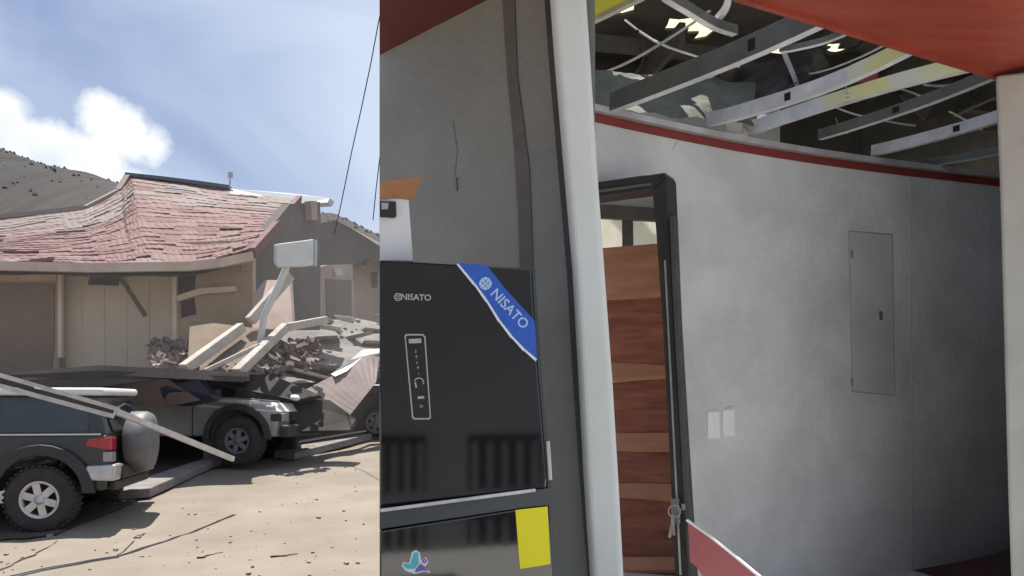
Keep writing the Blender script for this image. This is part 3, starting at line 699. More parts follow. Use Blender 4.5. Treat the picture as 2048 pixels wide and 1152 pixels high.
m = MB(); m.prism([P(318, 775, 13.3), P(395, 757, 13.2), P(420, 790, 13.2), P(430, 800, 13.4), P(380, 812, 13.6), P(330, 812, 13.6)], (0, .3, 0)); tag(m.build('torn_panel', 'dark_blue_paint', bevel=.02), 'dark torn car panel jammed between the pickup cab and the slab', 'car panel')
m = MB(); m.lathe([(.001, .03), (.07, .02), (.09, -.02), (.08, -.04), (.001, -.04)], P(590, 794, 14.0), (.2, -.3, .9), 20); tag(m.build('lamp_bowl', 'sign_white'), 'small pale round bowl beside the pickup bonnet', 'bowl')

# dark blue car at the seam
b_ = ground_pt(770, 868); bz = gz(0, 18.8) - .05
bl = thing('blue_car', 'dark blue car with debris on its roof behind the leaning post', 'car', (P(712, 0, 18.0).x + 1.75, 18.8, bz))
m = MB(); side_prism(m, [(x, z + .35) for x, z in arch_profile(-2.0, 2.1, .30, .9, [-1.3, 1.3], .38, [(2.1, .75), (1.2, .9), (-2.0, .9)])], -.8, .8); m.build('body', 'dark_blue_paint', bl, local=True, bevel=.06, seg=3)
m = MB(); m.add([(-1.5, -.75, 1.2), (1.1, -.75, 1.2), (1.1, .75, 1.2), (-1.5, .75, 1.2), (-1.1, -.62, 1.62), (.5, -.62, 1.62), (.5, .62, 1.62), (-1.1, .62, 1.62)],
                [(0, 3, 2, 1), (4, 5, 6, 7), (0, 1, 5, 4), (1, 2, 6, 5), (2, 3, 7, 6), (3, 0, 4, 7)]); m.build('cabin', 'car_glass', bl, local=True, bevel=.04)
m = MB(); m.box((-.3, 0, 1.66), (1.7, 1.3, .06)); m.build('roof', 'dark_blue_paint', bl, local=True, bevel=.02)
for s_ in (1, -1):
    for wx in (-1.3, 1.3): wheel(bl, wx, s_ * .72, .38, .32, .2, s_, 'grey_plastic')
m = MB(); m.box(P(775, 752, 19.0), (1.0, .8, .22), Matrix.Rotation(.1, 3, 'Y'), .1); tag(m.build('broken_slab', 'concrete', bevel=.02), 'grey broken slab above the dark blue car', 'slab')
m = MB(); m.box(P(775, 778, 18.6), (.9, .6, .10), Matrix.Rotation(-.05, 3, 'Y'), .1); tag(m.build('white_board', 'white_sheet', bevel=.01), 'white board lying on the dark blue car', 'board')

du = MB(); du.lathe([(.01, -3.0), (3.4, -2.7), (5.6, -1.6), (6.3, 0), (5.6, 1.6), (3.4, 2.7), (.01, 3.0)], (-6.6, 18.2, 3.2), (0, 0, 1), 28)
dmt = bpy.data.materials.new('dust'); dmt.use_nodes = True; t = dmt.node_tree; t.nodes.clear()
o = N(t, 'ShaderNodeOutputMaterial'); pv = N(t, 'ShaderNodeVolumePrincipled'); pv.inputs['Color'].default_value = (.78, .72, .66, 1); pv.inputs['Density'].default_value = .013
t.links.new(pv.outputs[0], o.inputs['Volume'])
tag(du.build('dust_cloud', dmt), 'thin brown dust hanging round the collapsed house', 'dust', kind='stuff')

# ================================================================== DAMAGED BUILDING (right part)
FZ = .30; TZ = 3.41
RL = -.1656                         # street side edge of the building, X = RL * Y
side_v = Vector((RL, 1, 0))
fl = MB(); fl.prism([(.30, 3.22, FZ), (2.73, 4.47, FZ), (4.3, 3.0, FZ), (6.2, 3.1, FZ), (6.2, 9.5, FZ), (-1.1, 9.5, FZ), (-.6, 4.2, FZ)], (0, 0, -1.9))
tag(fl.build('floor', 'tile_floor'), kind='structure')
fl = MB(); fl.prism([(-1.0, -5.5, FZ), (7.5, -5.5, FZ), (7.5, 3.05, FZ), (4.3, 2.98, FZ), (2.73, 4.45, FZ), (.30, 3.20, FZ), (-.6, 4.1, FZ), (-.40, 2.55, FZ), (-.42, 1.5, FZ)], (0, 0, -1.9))
tag(fl.build('bounce_terrace', 'tile_floor'), kind='structure')  # unseen pale floor added to bounce sunlight onto the back wall
m = MB()
ra, rb2, rc2, rd = Vector((3.05, 6.10, 0)), Vector((5.3, 7.1, 0)), Vector((5.6, 4.2, 0)), Vector((3.4, 4.6, 0))
def rug(u, v):
    p = ra.lerp(rb2, u).lerp(rd.lerp(rc2, u), v); h = .10 + .30 * u * (1 - v) + .06 * noise.noise(Vector((u * 4, v * 4, 1))); e = min(u, v, 1 - u, 1 - v)
    return Vector((p.x, p.y, FZ + .004 + h * min(1, e * 6)))
m.grid(rug, 24, 24); tag(m.build('dark_cloth', 'floor_red'), 'dark red cloth heaped on the floor in the dark corner of the back room', 'cloth')
# left wall
A = Vector((-.6955, 4.2, 0)); B = Vector((.33, 3.18, 0))
lw = thing('left_wall', 'grey plaster wall with a dark vertical strip behind the black fridge', 'wall', (A + B) / 2)
lp = Plane((A.x, A.y), (B.x - A.x, B.y - A.y))
m = MB(); v_ = side_v * .14
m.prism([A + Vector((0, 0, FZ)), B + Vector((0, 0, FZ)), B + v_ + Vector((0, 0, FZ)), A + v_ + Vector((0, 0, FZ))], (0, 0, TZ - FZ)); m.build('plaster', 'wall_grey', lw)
m = MB(); px_poly(m, lp, [(1003, -20), (1028, -20), (1034, 150), (1046, 240), (1058, 335), (1062, 430), (1066, 560), (1040, 560), (1036, 430), (1028, 300), (1014, 150)], .006, .006); m.build('dark_strip', 'seam_dark', lw)  # thin dark grey strip on the wall
m = MB(); px_poly(m, lp, [(911, 355), (914, 355), (915, 382), (912, 382)], .004, .004); m.build('scratch', 'seam_dark', lw)
m = MB(); px_poly(m, lp, [(1086, -20), (1098, -20), (1120, 150), (1113, 150)], .02, .02); m.build('edge_bead', 'seam_dark', lw)
# left pillar
lpp = plane_px(1095, 3.12, 1245, 3.16)
pc = thing('left_pillar', 'white pillar left of the doorway opening, slightly leaning', 'pillar', lpp.zof(1180, FZ))
m = MB(); zb = FZ
pxs = [(1099, -60), (1112, 120), (1130, 330), (1148, 540), (1160, 760), (1170, 950), (1183, 1152), (1196, 1400), (1262, 1400), (1250, 1152), (1240, 960), (1228, 760), (1212, 540), (1197, 330), (1184, 120), (1172, -60)]
px_poly(m, lpp, pxs, 0, .14); m.build('shaft', 'pillar', pc, bevel=.028, seg=4)
m = MB(); px_poly(m, lpp, [(x + 6, y) for x, y in pxs[:8]] + [(x - 4, y) for x, y in pxs[:8][::-1]], -.03, .10); m.build('shadow_gap_bead', 'frame_dark', pc)
# front ceiling
cl = thing('red_ceiling', 'glossy red painted ceiling over the front room', 'ceiling', (1.5, 2, TZ))
cpts = [(.28, 2.9), (3.2, 3.15), (4.4, 2.9), (2.76, 4.44), (2.69, 4.47), (1.032, 3.6), (.33, 3.24), (.28, 3.20)]
clp = [(-1.8, .2), (.28, .2), (.28, 3.23), A[:2], (RL * 3.60, 3.60), (-.8, 3.3), (-1.8, 2.6)]
m = MB(); m.prism([(x, y, TZ + .002) for x, y in clp], (0, 0, .05)); m.build('shaded_ceiling', 'ceil_red_shaded', cl)  # left ceiling: shade put into a darker copy of the red
m = MB(); m.prism([(x, y, TZ + .002) for x, y in cpts], (0, 0, .05)); m.build('ceiling_board', 'ceil_red', cl)
m = MB(); a, b = Vector((1.0, 3.59, TZ - .004)), Vector((2.70, 4.47, TZ - .004)); m.beam(a, b, .03, .02); m.build('edge_trim', 'ceil_red', cl)
# right wall (its end shows as a pillar)
rw0 = Vector((2.70, 4.44, 0)); rwd = Vector((.55, -.83, 0)).normalized()
rp_ = plane_px(1991, 4.40, 2060, 4.30)
rt = thing('right_wall', 'beige plaster wall end at the right edge of the opening', 'wall', rp_.zof(2030, FZ))
m = MB(); px_poly(m, rp_, [(1990, 150), (2000, 400), (2008, 700), (2016, 1000), (2030, 1400), (2075, 1400), (2075, 140)], 0, .16); m.build('wall_end', 'pillar_beige', rt, bevel=.02, seg=3)
q0 = rp_.zof(2074, FZ); q1 = Vector((4.3, 3.0, FZ)); ww = Vector((.06, .13, 0))
m = MB(); m.prism([q0, q1, q1 + ww, q0 + ww], (0, 0, TZ - FZ)); m.build('plaster', 'pillar_beige', rt)
m = MB(); m.prism([q1 + Vector((.01, 0, 0)), Vector((5.88, 3.2, FZ)), Vector((5.88, 3.33, FZ)), q1 + Vector((.06, .13, 0))], (0, 0, 4.3)); m.build('leak_block_wall', 'pillar_beige', rt)  # unseen wall added to stop light leaking in behind the right wall
# room behind: back wall
bp_ = Plane((.503, 5.0), (3.44, 1.53))
bw = thing('back_wall', 'pale grey wall with doorway, switches and a flush panel in the back room', 'wall', bp_.zof(1500, FZ))
def bz_(px, z, off=0): return bp_.zof(px, z, off)
TOPB = 3.40
def tz(px): return TOPB - .055 * max(0, math.sin(math.pi * (px - 1150) / 850) if px < 2000 else 0)
TP = [1100, 1150, 1230, 1310, 1390, 1470, 1550, 1640, 1730, 1820, 1910, 2000, 2300]
poly = [bz_(930, FZ), bz_(930, TOPB)] + [bz_(x, tz(x)) for x in TP] + [bz_(2300, FZ), bp_.at(1385, 1220), bp_.at(1336, 352), bp_.at(1190, 372), bz_(1190, FZ)]
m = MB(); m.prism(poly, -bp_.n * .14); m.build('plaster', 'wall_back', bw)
m = MB()
for a, b in zip(TP, TP[1:]): m.prism([bz_(a, tz(a), .012), bz_(b, tz(b), .012), bz_(b, tz(b) - .052 + .004 * noise.noise(Vector((b * .3, 0, 0))), .012), bz_(a, tz(a) - .052 + .004 * noise.noise(Vector((a * .3, 0, 0))), .012)], -bp_.n * .010)
m.build('red_trim', 'trim_red', bw)
m = MB()
for a, b in zip(TP, TP[1:]): m.prism([bz_(a, tz(a) + .003, .05), bz_(b, tz(b) + .003, .05), bz_(b, tz(b) + .042, .05), bz_(a, tz(a) + .042, .05)], -bp_.n * .14)
m.build('metal_track', 'track', bw)
m = MB(); px_poly(m, bp_, [(1697.5, 461), (1785.5, 468), (1790.5, 792), (1704.5, 784)], .003, .003); m.build('panel_rebate', 'wall_grey', bw)
m = MB(); px_poly(m, bp_, [(1699, 463), (1784, 470), (1789, 790), (1706, 782)], .006, .006); pn = m.build('flush_panel', 'panel_grey', bw)
m = MB(); px_poly(m, bp_, [(1760, 622), (1765, 623), (1766, 640), (1761, 639)], .016, .014); m.build('latch', 'grey_plastic', pn)
for py in (500, 755):
    m = MB(); px_poly(m, bp_, [(1702, py), (1706, py), (1706.5, py + 16), (1702.5, py + 16)], .009, .004); m.build('hinge', 'wall_grey', pn)
m = MB(); m.prism([bz_(1824, FZ, .003), bz_(1827, FZ, .003), bz_(1822, TOPB - .09, .003), bz_(1819, TOPB - .09, .003)], -bp_.n * .003); m.build('board_joint', 'panel_grey', bw)
for k, px in enumerate((1416, 1446)):
    t = thing('light_switch', 'white wall switch plate on the left of the pair by the door' if k == 0 else 'white wall switch plate on the right of the pair by the door', 'switch', bp_.at(px + 12, 875, .0), 'switch plates by the door')
    dy = -4 * k
    m = MB(); px_poly(m, bp_, [(px, 824 + dy), (px + 23, 822 + dy), (px + 25, 876 + dy), (px + 1, 878 + dy)], .012, .012); m.build('plate', 'plastic_white', t, bevel=.004)
    m = MB(); px_poly(m, bp_, [(px + 8, 838 + dy), (px + 16, 837 + dy), (px + 17, 861 + dy), (px + 9, 862 + dy)], .016, .006); m.build('rocker', 'plastic_white', t, bevel=.002)
for (px, py) in ((1941, 500), (1905, 715)):
    m = MB(); c = bp_.at(px, py, .004); m.box(c, (.012, .006, .012)); m.build('screw_head', 'plastic_white', bw)
def crack(plane, pts, w, m_, par, off=.0025):
    k = MB()
    for (x0, y0), (x1, y1_) in zip(pts, pts[1:]):
        n_ = 6
        for i in range(n_):
            def q(t, sd): return (x0 + (x1 - x0) * t + sd + 1.2 * noise.noise(Vector((x0 + t * 9, y0 * .1, 1))), y0 + (y1_ - y0) * t + 2 * noise.noise(Vector((x0, t * 7, 4))))
            k.add([plane.at(*q(i / n_, -w / 2), off), plane.at(*q((i + 1) / n_, -w / 2), off), plane.at(*q((i + 1) / n_, w / 2), off), plane.at(*q(i / n_, w / 2), off)], [(0, 1, 2, 3)])
    k.build('crack', m_, par)
crack(bp_, [(1345, 300), (1362, 268), (1371, 262)], 1.0, 'seam_dark', bw)
crack(bp_, [(1452, 817), (1462, 812), (1470, 811)], 2.2, 'seam_dark', bw)
crack(bp_, [(1640, 700), (1652, 742), (1648, 800)], 1.2, 'panel_grey', bw)
crack(lp, [(905, 240), (915, 300), (909, 352)], 1.0, 'seam_dark', lw)
# right end wall of the back room and outer walls
e0 = bz_(2290, FZ); m = MB(); m.prism([e0, Vector((5.9, 3.2, FZ)), Vector((6.0, 3.2, FZ)), e0 + Vector((.12, 0, 0))], (0, 0, 4.3)); tag(m.build('end_wall', 'dark_wall'), 'grey wall closing the right end of the back room', 'wall')
# rear wall of the front room with two barred openings and a wide gap
rb = thing('rear_wall', 'grey wall with barred windows behind the viewer', 'wall', (0, -1.7, FZ))
m = MB(); yb = -1.6
def rbox(x0, x1, z0, z1): m.box(((x0 + x1) / 2, yb, (z0 + z1) / 2), (x1 - x0, .14, z1 - z0))
rbox(-1.6, .1, FZ, 3.25); rbox(.1, 2.3, 1.30, 3.25); rbox(.1, 2.3, .62, .80); rbox(.66, 1.02, .80, 1.30); rbox(.66, 1.02, FZ, .62); rbox(1.72, 2.3, .80, 1.30); rbox(1.72, 2.3, FZ, .62)
m.build('plaster', 'wall_rear', rb)
for x0, x1 in ((.1, .66), (1.02, 1.72)):
    m = MB(); m.box(((x0 + x1) / 2, yb - .12, .85), (x1 - x0 + .1, .05, 1.1)); m.build('dark_backing', 'dark_void', rb)
    for z0, z1 in ((.80, 1.30), (.30, .62)):
        for k in range(5):
            m = MB(); x = x0 + (k + .5) * (x1 - x0) / 5; m.box((x, yb + .05, (z0 + z1) / 2 - .03), (.055, .03, z1 - z0 - .08)); m.build('window_bar', 'wall_rear', rb)

# door frame
dp = plane_px(1200, 4.93, 1325, 4.72)
df = thing('door_frame', 'dark metal door frame standing crooked in the back wall', 'door frame', dp.zof(1340, FZ))
m = MB(); px_poly(m, dp, [(1150, 372), (1200, 363), (1329, 344), (1333, 352), (1304, 379), (1200, 393), (1150, 400)], 0, .16); m.build('head', 'frame_dark', df, bevel=.006)
m = MB(); px_poly(m, dp, [(1150, 386), (1300, 366), (1302, 370), (1150, 391)], .012, .012); m.build('head_bead', 'seam_dark', df)
m = MB(); px_poly(m, dp, [(1304, 380), (1334, 352), (1338, 440), (1347, 650), (1362, 900), (1378, 1152), (1384, 1230), (1356, 1230), (1350, 1152), (1338, 900), (1325, 650), (1310, 440)], 0, .16); m.build('jamb', 'frame_dark', df, bevel=.006)
m = MB(); px_poly(m, dp, [(1328, 520), (1331, 520), (1343, 760), (1363, 1150), (1359, 1150), (1340, 760)], .008, .008); m.build('weather_strip', 'chrome', df)
dl = thing('door_shadow_strip', 'dark grey strip right of the door frame, its wall shadow built as an edge', 'door', dp.zof(1370, FZ))
m = MB(); px_poly(m, dp, [(1338, 432), (1349, 431), (1358, 650), (1372, 900), (1388, 1152), (1394, 1230), (1384, 1230), (1376, 1152), (1362, 900), (1348, 650)], .02, .06); m.build('edge', 'shadow_strip_grey', dl, bevel=.004)  # shadow beside the frame built as a dark slab
m = MB(); px_poly(m, dp, [(1341, 998), (1356, 996), (1360, 1048), (1344, 1052)], .04, .04); lk = m.build('lock_case', 'steel', dl, bevel=.004)
m = MB(); c0 = dp.at(1348, 1022, .07)
m.tube([c0 + Vector((.035 * math.cos(a), -.01, .035 * math.sin(a))) for a in [k * math.pi / 8 for k in range(17)]], .004, 6); m.build('key_ring', 'steel', lk)
for k in range(2):
    m = MB(); a = dp.at(1347 - k * 3, 1030, .075); m.beam(a, dp.at(1339 - k * -9, 1075 - 4 * k, .08), .016, .006, up=(0, -1, 0)); m.build('key', 'steel', lk, bevel=.001)
m = MB(); px_poly(m, dp, [(1363, 1008), (1369, 1008), (1370, 1020), (1364, 1021)], .03, .01); m.build('strike', 'chrome', dl)

# stair hall behind the door
sp_ = plane_px(1180, 6.3, 1400, 6.0)
st = thing('wooden_stairs', 'brown wooden stair seen through the open doorway', 'stairs', sp_.zof(1270, FZ))
def sband(y0l, y0r, y1l, y1r, m_, nm, off, xl=1120, xr=1420, th=.05, bev=.004):
    k = MB(); px_poly(k, sp_, [(xl, y0l), (xr, y0r), (xr, y1r), (xl, y1l)], off, th); return k.build(nm, m_, st, bevel=bev)
sband(503, 478, 606, 590, 'wood_orange', 'top_panel', .0)
ys_ = [(600, 585), (742, 742), (872, 870), (978, 984), (1122, 1122), (1230, 1230)]
for k in range(len(ys_) - 1):
    (a, b), (c, d) = ys_[k], ys_[k + 1]
    sband(a + 4, b + 4, c - 2, d - 2, 'wood_brown', 'riser', -.02 + .03 * k)
for k, (yl0, yl1, yr0, yr1) in enumerate(((726, 772, 738, 746), (860, 888, 862, 894), (970, 984, 972, 1006), (1108, 1134, 1110, 1136))):
    o = .08 + .03 * k; kk = MB(); bot, topv = [], []
    for i in range(9):
        f = i / 8; x = 1120 + 300 * f; w_ = math.sin(math.pi * f) * 5 * (1 if k % 2 else -1)
        topv.append(sp_.at(x, yl0 + (yr0 - yl0) * f + w_, o - .08)); bot.append(sp_.at(x, yl1 + (yr1 - yl1) * f + w_, o))
    kk.add(topv + bot + [p + Vector((0, .02, -.03)) for p in bot], [(i, i + 1, i + 10, i + 9) for i in range(8)] + [(i + 9, i + 10, i + 19, i + 18) for i in range(8)]); kk.build('tread', 'wood_edge', st)
hl = thing('stair_hall', 'pale hall walls and gallery windows behind the wooden stair', 'wall', (1.3, 8, FZ))
hp = plane_px(1100, 7.3, 1500, 7.1)
m = MB(); px_poly(m, hp, [(1060, 200), (1560, 200), (1560, 436), (1060, 405)], 0, .12); m.build('upper_wall', 'wall_back', hl)
m = MB(); px_poly(m, hp, [(1060, 400), (1560, 431), (1560, 455), (1060, 428)], .06, .06); m.build('window_head', 'seam_dark', hl)
m = MB(); px_poly(m, hp, [(1060, 560), (1560, 560), (1560, 1180), (1060, 1180)], 0, .12); m.build('lower_wall', 'wall_back', hl)
for px in (1130, 1255, 1372):
    m = MB(); px_poly(m, hp, [(px - 11, 432), (px + 11, 434), (px + 13, 575), (px - 9, 575)], .03, .07); m.build('mullion', 'seam_dark', hl)
for px0, px1 in ((1141, 1244), (1266, 1361)):
    m = MB(); px_poly(m, hp, [(px0, 430), (px1, 434), (px1, 575), (px0, 575)], -.13, .008); m.build('window_pane', 'frosted', hl)
for x0, y0, x1, y1_ in ((3.1, 6.35, 3.1, 7.1),):
    m = MB(); m.prism([(x0, y0, FZ), (x1, y1_, FZ), (x1 + .1, y1_, FZ), (x0 + .1, y0, FZ)], (0, 0, 3.1)); m.build('side_wall', 'wall_back', hl)

# ---------------- ceiling channels
def channel(a, b, w, h, m_, label, slots=(), flange='stud', yellow=None, sag=.02):
    a, b = Vector(a), Vector(b)
    t = thing('ceiling_channel', label, 'metal stud', a, 'bare metal ceiling channels')
    d = (b - a).normalized(); x = d.cross(Vector((0, 0, 1))).normalized(); u = x.cross(d)
    if x.y > 0: x = -x             # towards viewer
    c = x * (w / 2); NS = 7
    def pt(f): return a.lerp(b, f) + Vector((0, 0, -sag * math.sin(math.pi * f ** .8))) + x * (.5 * sag * math.sin(2 * math.pi * f))
    def run(nm, m2, o, w2, h2):
        k = MB()
        for i in range(NS): k.beam(pt(i / NS) + o, pt((i + 1) / NS) + o, w2, h2)
        k.build(nm, m2, t)
    run('web', m_, c, .003, h); run('flange', flange, -u * h / 2, w, .003); run('flange', flange, u * h / 2, w, .003); run('lip', flange, -c - u * (h / 2 - .008), .003, .016)
    for s_ in slots:
        p = pt(s_) + x * (w / 2 + .002); k = MB(); k.beam(p - d * .022, p + d * .022, .003, h * .55); k.build('slot', 'slot', t)
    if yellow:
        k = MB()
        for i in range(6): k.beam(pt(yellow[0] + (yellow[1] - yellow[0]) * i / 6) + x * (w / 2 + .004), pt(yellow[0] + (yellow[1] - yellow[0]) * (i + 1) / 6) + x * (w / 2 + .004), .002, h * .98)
        k.build('yellow_light', 'stud_yellow_light', t)  # yellow sunlight on the channel, painted as a thin strip
    return t
ZC = 3.46
channel(on_z(1225, 205, ZC), on_z(1680, 12, ZC + .03), .05, .115, 'stud_dull', 'dull wide channel furthest left, running up to the red ceiling', (.68,))
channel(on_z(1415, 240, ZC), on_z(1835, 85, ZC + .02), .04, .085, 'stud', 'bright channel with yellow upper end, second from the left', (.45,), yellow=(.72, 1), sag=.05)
channel(on_z(1500, 258, ZC), on_z(1960, 122, ZC + .02), .04, .085, 'stud', 'channel with yellow light painted along its upper half', (.42,), yellow=(.36, .95), sag=-.025)
channel(on_z(1640, 270, ZC), on_z(1985, 148, ZC + .02), .04, .065, 'stud_dull', 'grey channel just below the yellow lit one', (.5,))
channel(on_z(1745, 302, ZC), on_z(2080, 205, ZC + .02), .04, .075, 'stud', 'lowest bright channel at the right with one square slot', (.55,))
channel(on_z(1860, 325, ZC), on_z(2100, 275, ZC), .04, .05, 'stud_dull', 'dark short channel nearest the right corner')
channel(on_z(1330, -10, 3.75), on_z(1470, 62, 3.75), .04, .05, 'stud_dull', 'thin grey hanger channel crossing in the upper void', ())
channel(on_z(1458, -10, 3.8), on_z(1425, 55, 3.8), .03, .03, 'stud_dull', 'thin steep rod like channel next to the grey hanger')
channel(on_z(1560, 100, 3.7), on_z(1700, 60, 3.72), .03, .03, 'stud_dull', 'thin bent channel below the red ceiling edge')
# olive skylight strip with pale edge
tk = thing('skylight_strip', 'olive yellow translucent strip with a pale edge beside the white pillar', 'roof sheet', on_z(1200, 20, 3.9))
m = MB(); m.prism([on_z(1140, -60, 3.9), on_z(1290, -60, 3.9), on_z(1262, 2, 3.9), on_z(1170, 42, 3.9), on_z(1140, 50, 3.9)], (0, 0, .004)); m.build('sheet', 'skylight_olive', tk)
m = MB(); m.beam(on_z(1160, 54, 3.88), on_z(1285, -6, 3.88), .035, .03); m.build('edge_angle', 'track', tk)

# roof deck with torn holes
holes = [[(1214, 8), (1276, 16), (1270, 42), (1220, 36)], [(1330, 38), (1422, 58), (1420, 98), (1384, 92), (1380, 76), (1334, 66)],
         [(1425, 128), (1445, 108), (1530, 96), (1575, 100), (1560, 140), (1500, 138), (1430, 140)], [(1393, 134), (1414, 134), (1414, 144), (1393, 144)],
         [(1655, 142), (1720, 138), (1712, 172), (1672, 176)], [(1640, 88), (1690, 92), (1700, 115), (1650, 110)], [(1180, -40), (1300, -40), (1270, 12), (1180, 40)]]
def inpoly(x, y, q):
    c = False; n = len(q)
    for i in range(n):
        x1, y1_ = q[i]; x2, y2 = q[(i + 1) % n]
        if (y1_ > y) != (y2 > y) and x < (x2 - x1) * (y - y1_) / (y2 - y1_) + x1: c = not c
    return c
RZ = 4.7
rf = thing('torn_roof', 'dark roof deck full of torn holes above the bare ceiling channels', 'roof', (2, 6, RZ))
m = MB(); st_ = .10
vid = {}
def vert(i, j):
    if (i, j) not in vid:
        x = -1.6 + i * st_; y = 3.3 + j * st_
        x2 = max(x, RL * y + .02) if y > 3.5 else x
        m.v.append(Vector((x2 + random.uniform(-.03, .03) * (x2 > RL * y + .2), y + random.uniform(-.03, .03), RZ + .25 * math.sin(x * .9) * .3))); vid[(i, j)] = len(m.v) - 1
    return vid[(i, j)]
for i in range(85):
    for j in range(70):
        x = -1.6 + (i + .5) * st_; y = 3.3 + (j + .5) * st_
        if y > 3.5 and x < RL * y + .02: continue
        if y < 3.5 and x < -.6: continue
        px = CX + x / y * F; py = HZ - (RZ - CAMZ) / y * F
        if any(inpoly(px, py, h) for h in holes): continue
        if -.6 < x < 1.8 + .3 * noise.noise(Vector((y * 3, 0, 0))) and 4.35 + .3 * noise.noise(Vector((x * 3, 0, 5))) < y < 5.2 + .38 * x + .3 * noise.noise(Vector((x * 4, 2, 5))): continue  # unseen hole added so sun on the floor brightens the back wall
        if y > 7.42 and x < 3.2: continue      # open above the stair hall
        m.f.append([vert(i, j), vert(i, j + 1), vert(i + 1, j + 1), vert(i + 1, j)])
dk = m.build('deck', 'deck', rf)
sm_ = dk.modifiers.new('thick', 'SOLIDIFY'); sm_.thickness = .02; sm_.offset = 1
for (q, mm) in (([(1195, -25), (1290, -25), (1290, 55), (1195, 55)], 'skylight'), ([(1315, 15), (1435, 15), (1435, 105), (1315, 105)], 'skylight'), ([(1410, 75), (1620, 75), (1620, 118), (1410, 118)], 'skylight'), ([(1625, 75), (1740, 75), (1740, 182), (1645, 182)], 'skylight')):
    k = MB(); k.prism([on_z(x, y, RZ + .14) for x, y in q], (0, 0, .004)); k.build('sky_glow_sheet', mm, rf)  # sheets added above the holes to glow like bright sky
# purlins
for k in range(3):
    q = MB(); y = 6.25 + k * .5; q.beam((RL * y + .1, y, RZ - .14), (6.0, y + 1.6, RZ - .14), .06, .12); q.build('purlin', 'deck', rf)
for k in range(5):
    q = MB(); x = .2 + k * 1.1; q.beam((x, 6.1, RZ - .30), (x - .3, 7.8, RZ - .26), .05, .16); q.build('rafter', 'deck', rf)
# gable added on the street side to keep sky light out of the roof void
m = MB(); m.prism([(RL * 3.62, 3.62, TZ + .06), (RL * 9.0, 9.0, TZ + .06), (RL * 9.0 + .1, 9.0, TZ + .06), (RL * 3.62 + .1, 3.62, TZ + .06)], (0, 0, RZ - TZ - .05)); m.build('gable', 'deck', rf)
def gy(px, py): return P(px, py, 7.30)
gl = gy(790, 0).x
m = MB(); m.prism([Vector((gl, 7.3, 3.47)), Vector((gl, 7.3, 4.75)), gy(1418, 100), gy(1424, 128), gy(1440, 139), gy(1498, 137), gy(1530, 128), gy(1585, 134), gy(1596, 100), Vector((3.2, 7.3, 4.75)), Vector((3.2, 7.3, 3.47))], (0, .05, 0))
m.prism([(3.2, 7.30, 3.47), (6.1, 9.4, 3.47), (6.1, 9.5, 3.47), (3.15, 7.36, 3.47)], (0, 0, 1.25)); m.build('rear_gable', 'deck', rf)
m = MB(); m.prism([P(1400, 95, 7.5), P(1610, 95, 7.5), P(1610, 145, 7.5), P(1400, 145, 7.5)], (0, .004, 0)); m.build('sky_glow_sheet', 'skylight', rf)
# crumpled insulation and hanging shreds
m = MB()
def insf(u, v):
    px = 1180 + u * 330; a = on_z(px, 210 + u * 40, 3.46); b = on_z(px, 140 + 25 * u, 3.95)
    p = a.lerp(b, v); p.z += .05 * noise.noise(Vector((u * 5, v * 2, 1))) + .010 * noise.noise(Vector((u * 22, v * 13, 1))); p.y += .05 * noise.noise(Vector((u * 5, v * 3, 7))); return p
m.grid(insf, 50, 20); tag(m.build('insulation_blanket', 'insulation'), 'crumpled grey green insulation lying above the red trim', 'insulation')
m = MB()
def insg(u, v):
    px = 1425 + u * 190; a = on_z(px, 225 - u * 60, 3.8); b = on_z(px + 15, 138 - 35 * u, 4.25)
    p = a.lerp(b, v); p.y += .2 * noise.noise(Vector((u * 5, v * 4, 3))); return p
m.grid(insg, 24, 14); tag(m.build('hanging_membrane', 'dark_wall'), 'brown sagging roof membrane below the largest bright hole', 'membrane')
m = MB(); m.prism([on_z(1382, 120, 4.2), on_z(1430, 118, 4.2), on_z(1428, 135, 4.2), on_z(1410, 200, 4.0), on_z(1398, 150, 4.1)], (0, .03, 0)); tag(m.build('hanging_scrap', 'trim_red'), 'torn red scrap hanging from the roof between two channels', 'scrap')
m = MB(); m.prism([on_z(1675, 140, 4.3), on_z(1760, 130, 4.3), on_z(1755, 160, 4.25), on_z(1680, 165, 4.2)], (0, .03, 0)); tag(m.build('hanging_scrap', 'trim_red'), 'dark red scrap above the yellow lit channel', 'scrap')
k = MB(); c = on_z(1468, 250, 3.50); k.tube([c + Vector((.12, .25, .02)), c], .055, 16); tag(k.build('pipe_end', 'plastic_white'), 'white plastic pipe end lying on the metal track', 'pipe')
k = MB(); c = on_z(1525, 238, 3.52); k.tube([c + Vector((.02, .2, .05)), c], .04, 12); tag(k.build('pipe_end', 'chrome'), 'crumpled foil tube end beside the white pipe', 'pipe')
k = MB(); k.tube([on_z(1320, 195, 3.7), on_z(1318, 210, 3.65), on_z(1324, 222, 3.6)], .006, 5); tag(k.build('loose_wire', 'track'), 'short pale wire hanging over the insulation', 'wire')
for (px, py, lab) in ((1700, 205, 'shiny bent wire clip under the yellow lit channel'), (1680, 268, 'shiny wire clip hanging low near the red trim')):
    k = MB(); c = on_z(px, py, 3.44)
    k.tube([c + Vector((.05 * math.cos(a), 0, .03 * math.sin(a) + .01 * a)) for a in [j * .6 for j in range(10)]], .004, 5); k.tube([c, c + Vector((-.02, .02, .12))], .003, 5)
    tag(k.build('wire_clip', 'chrome'), lab, 'wire')

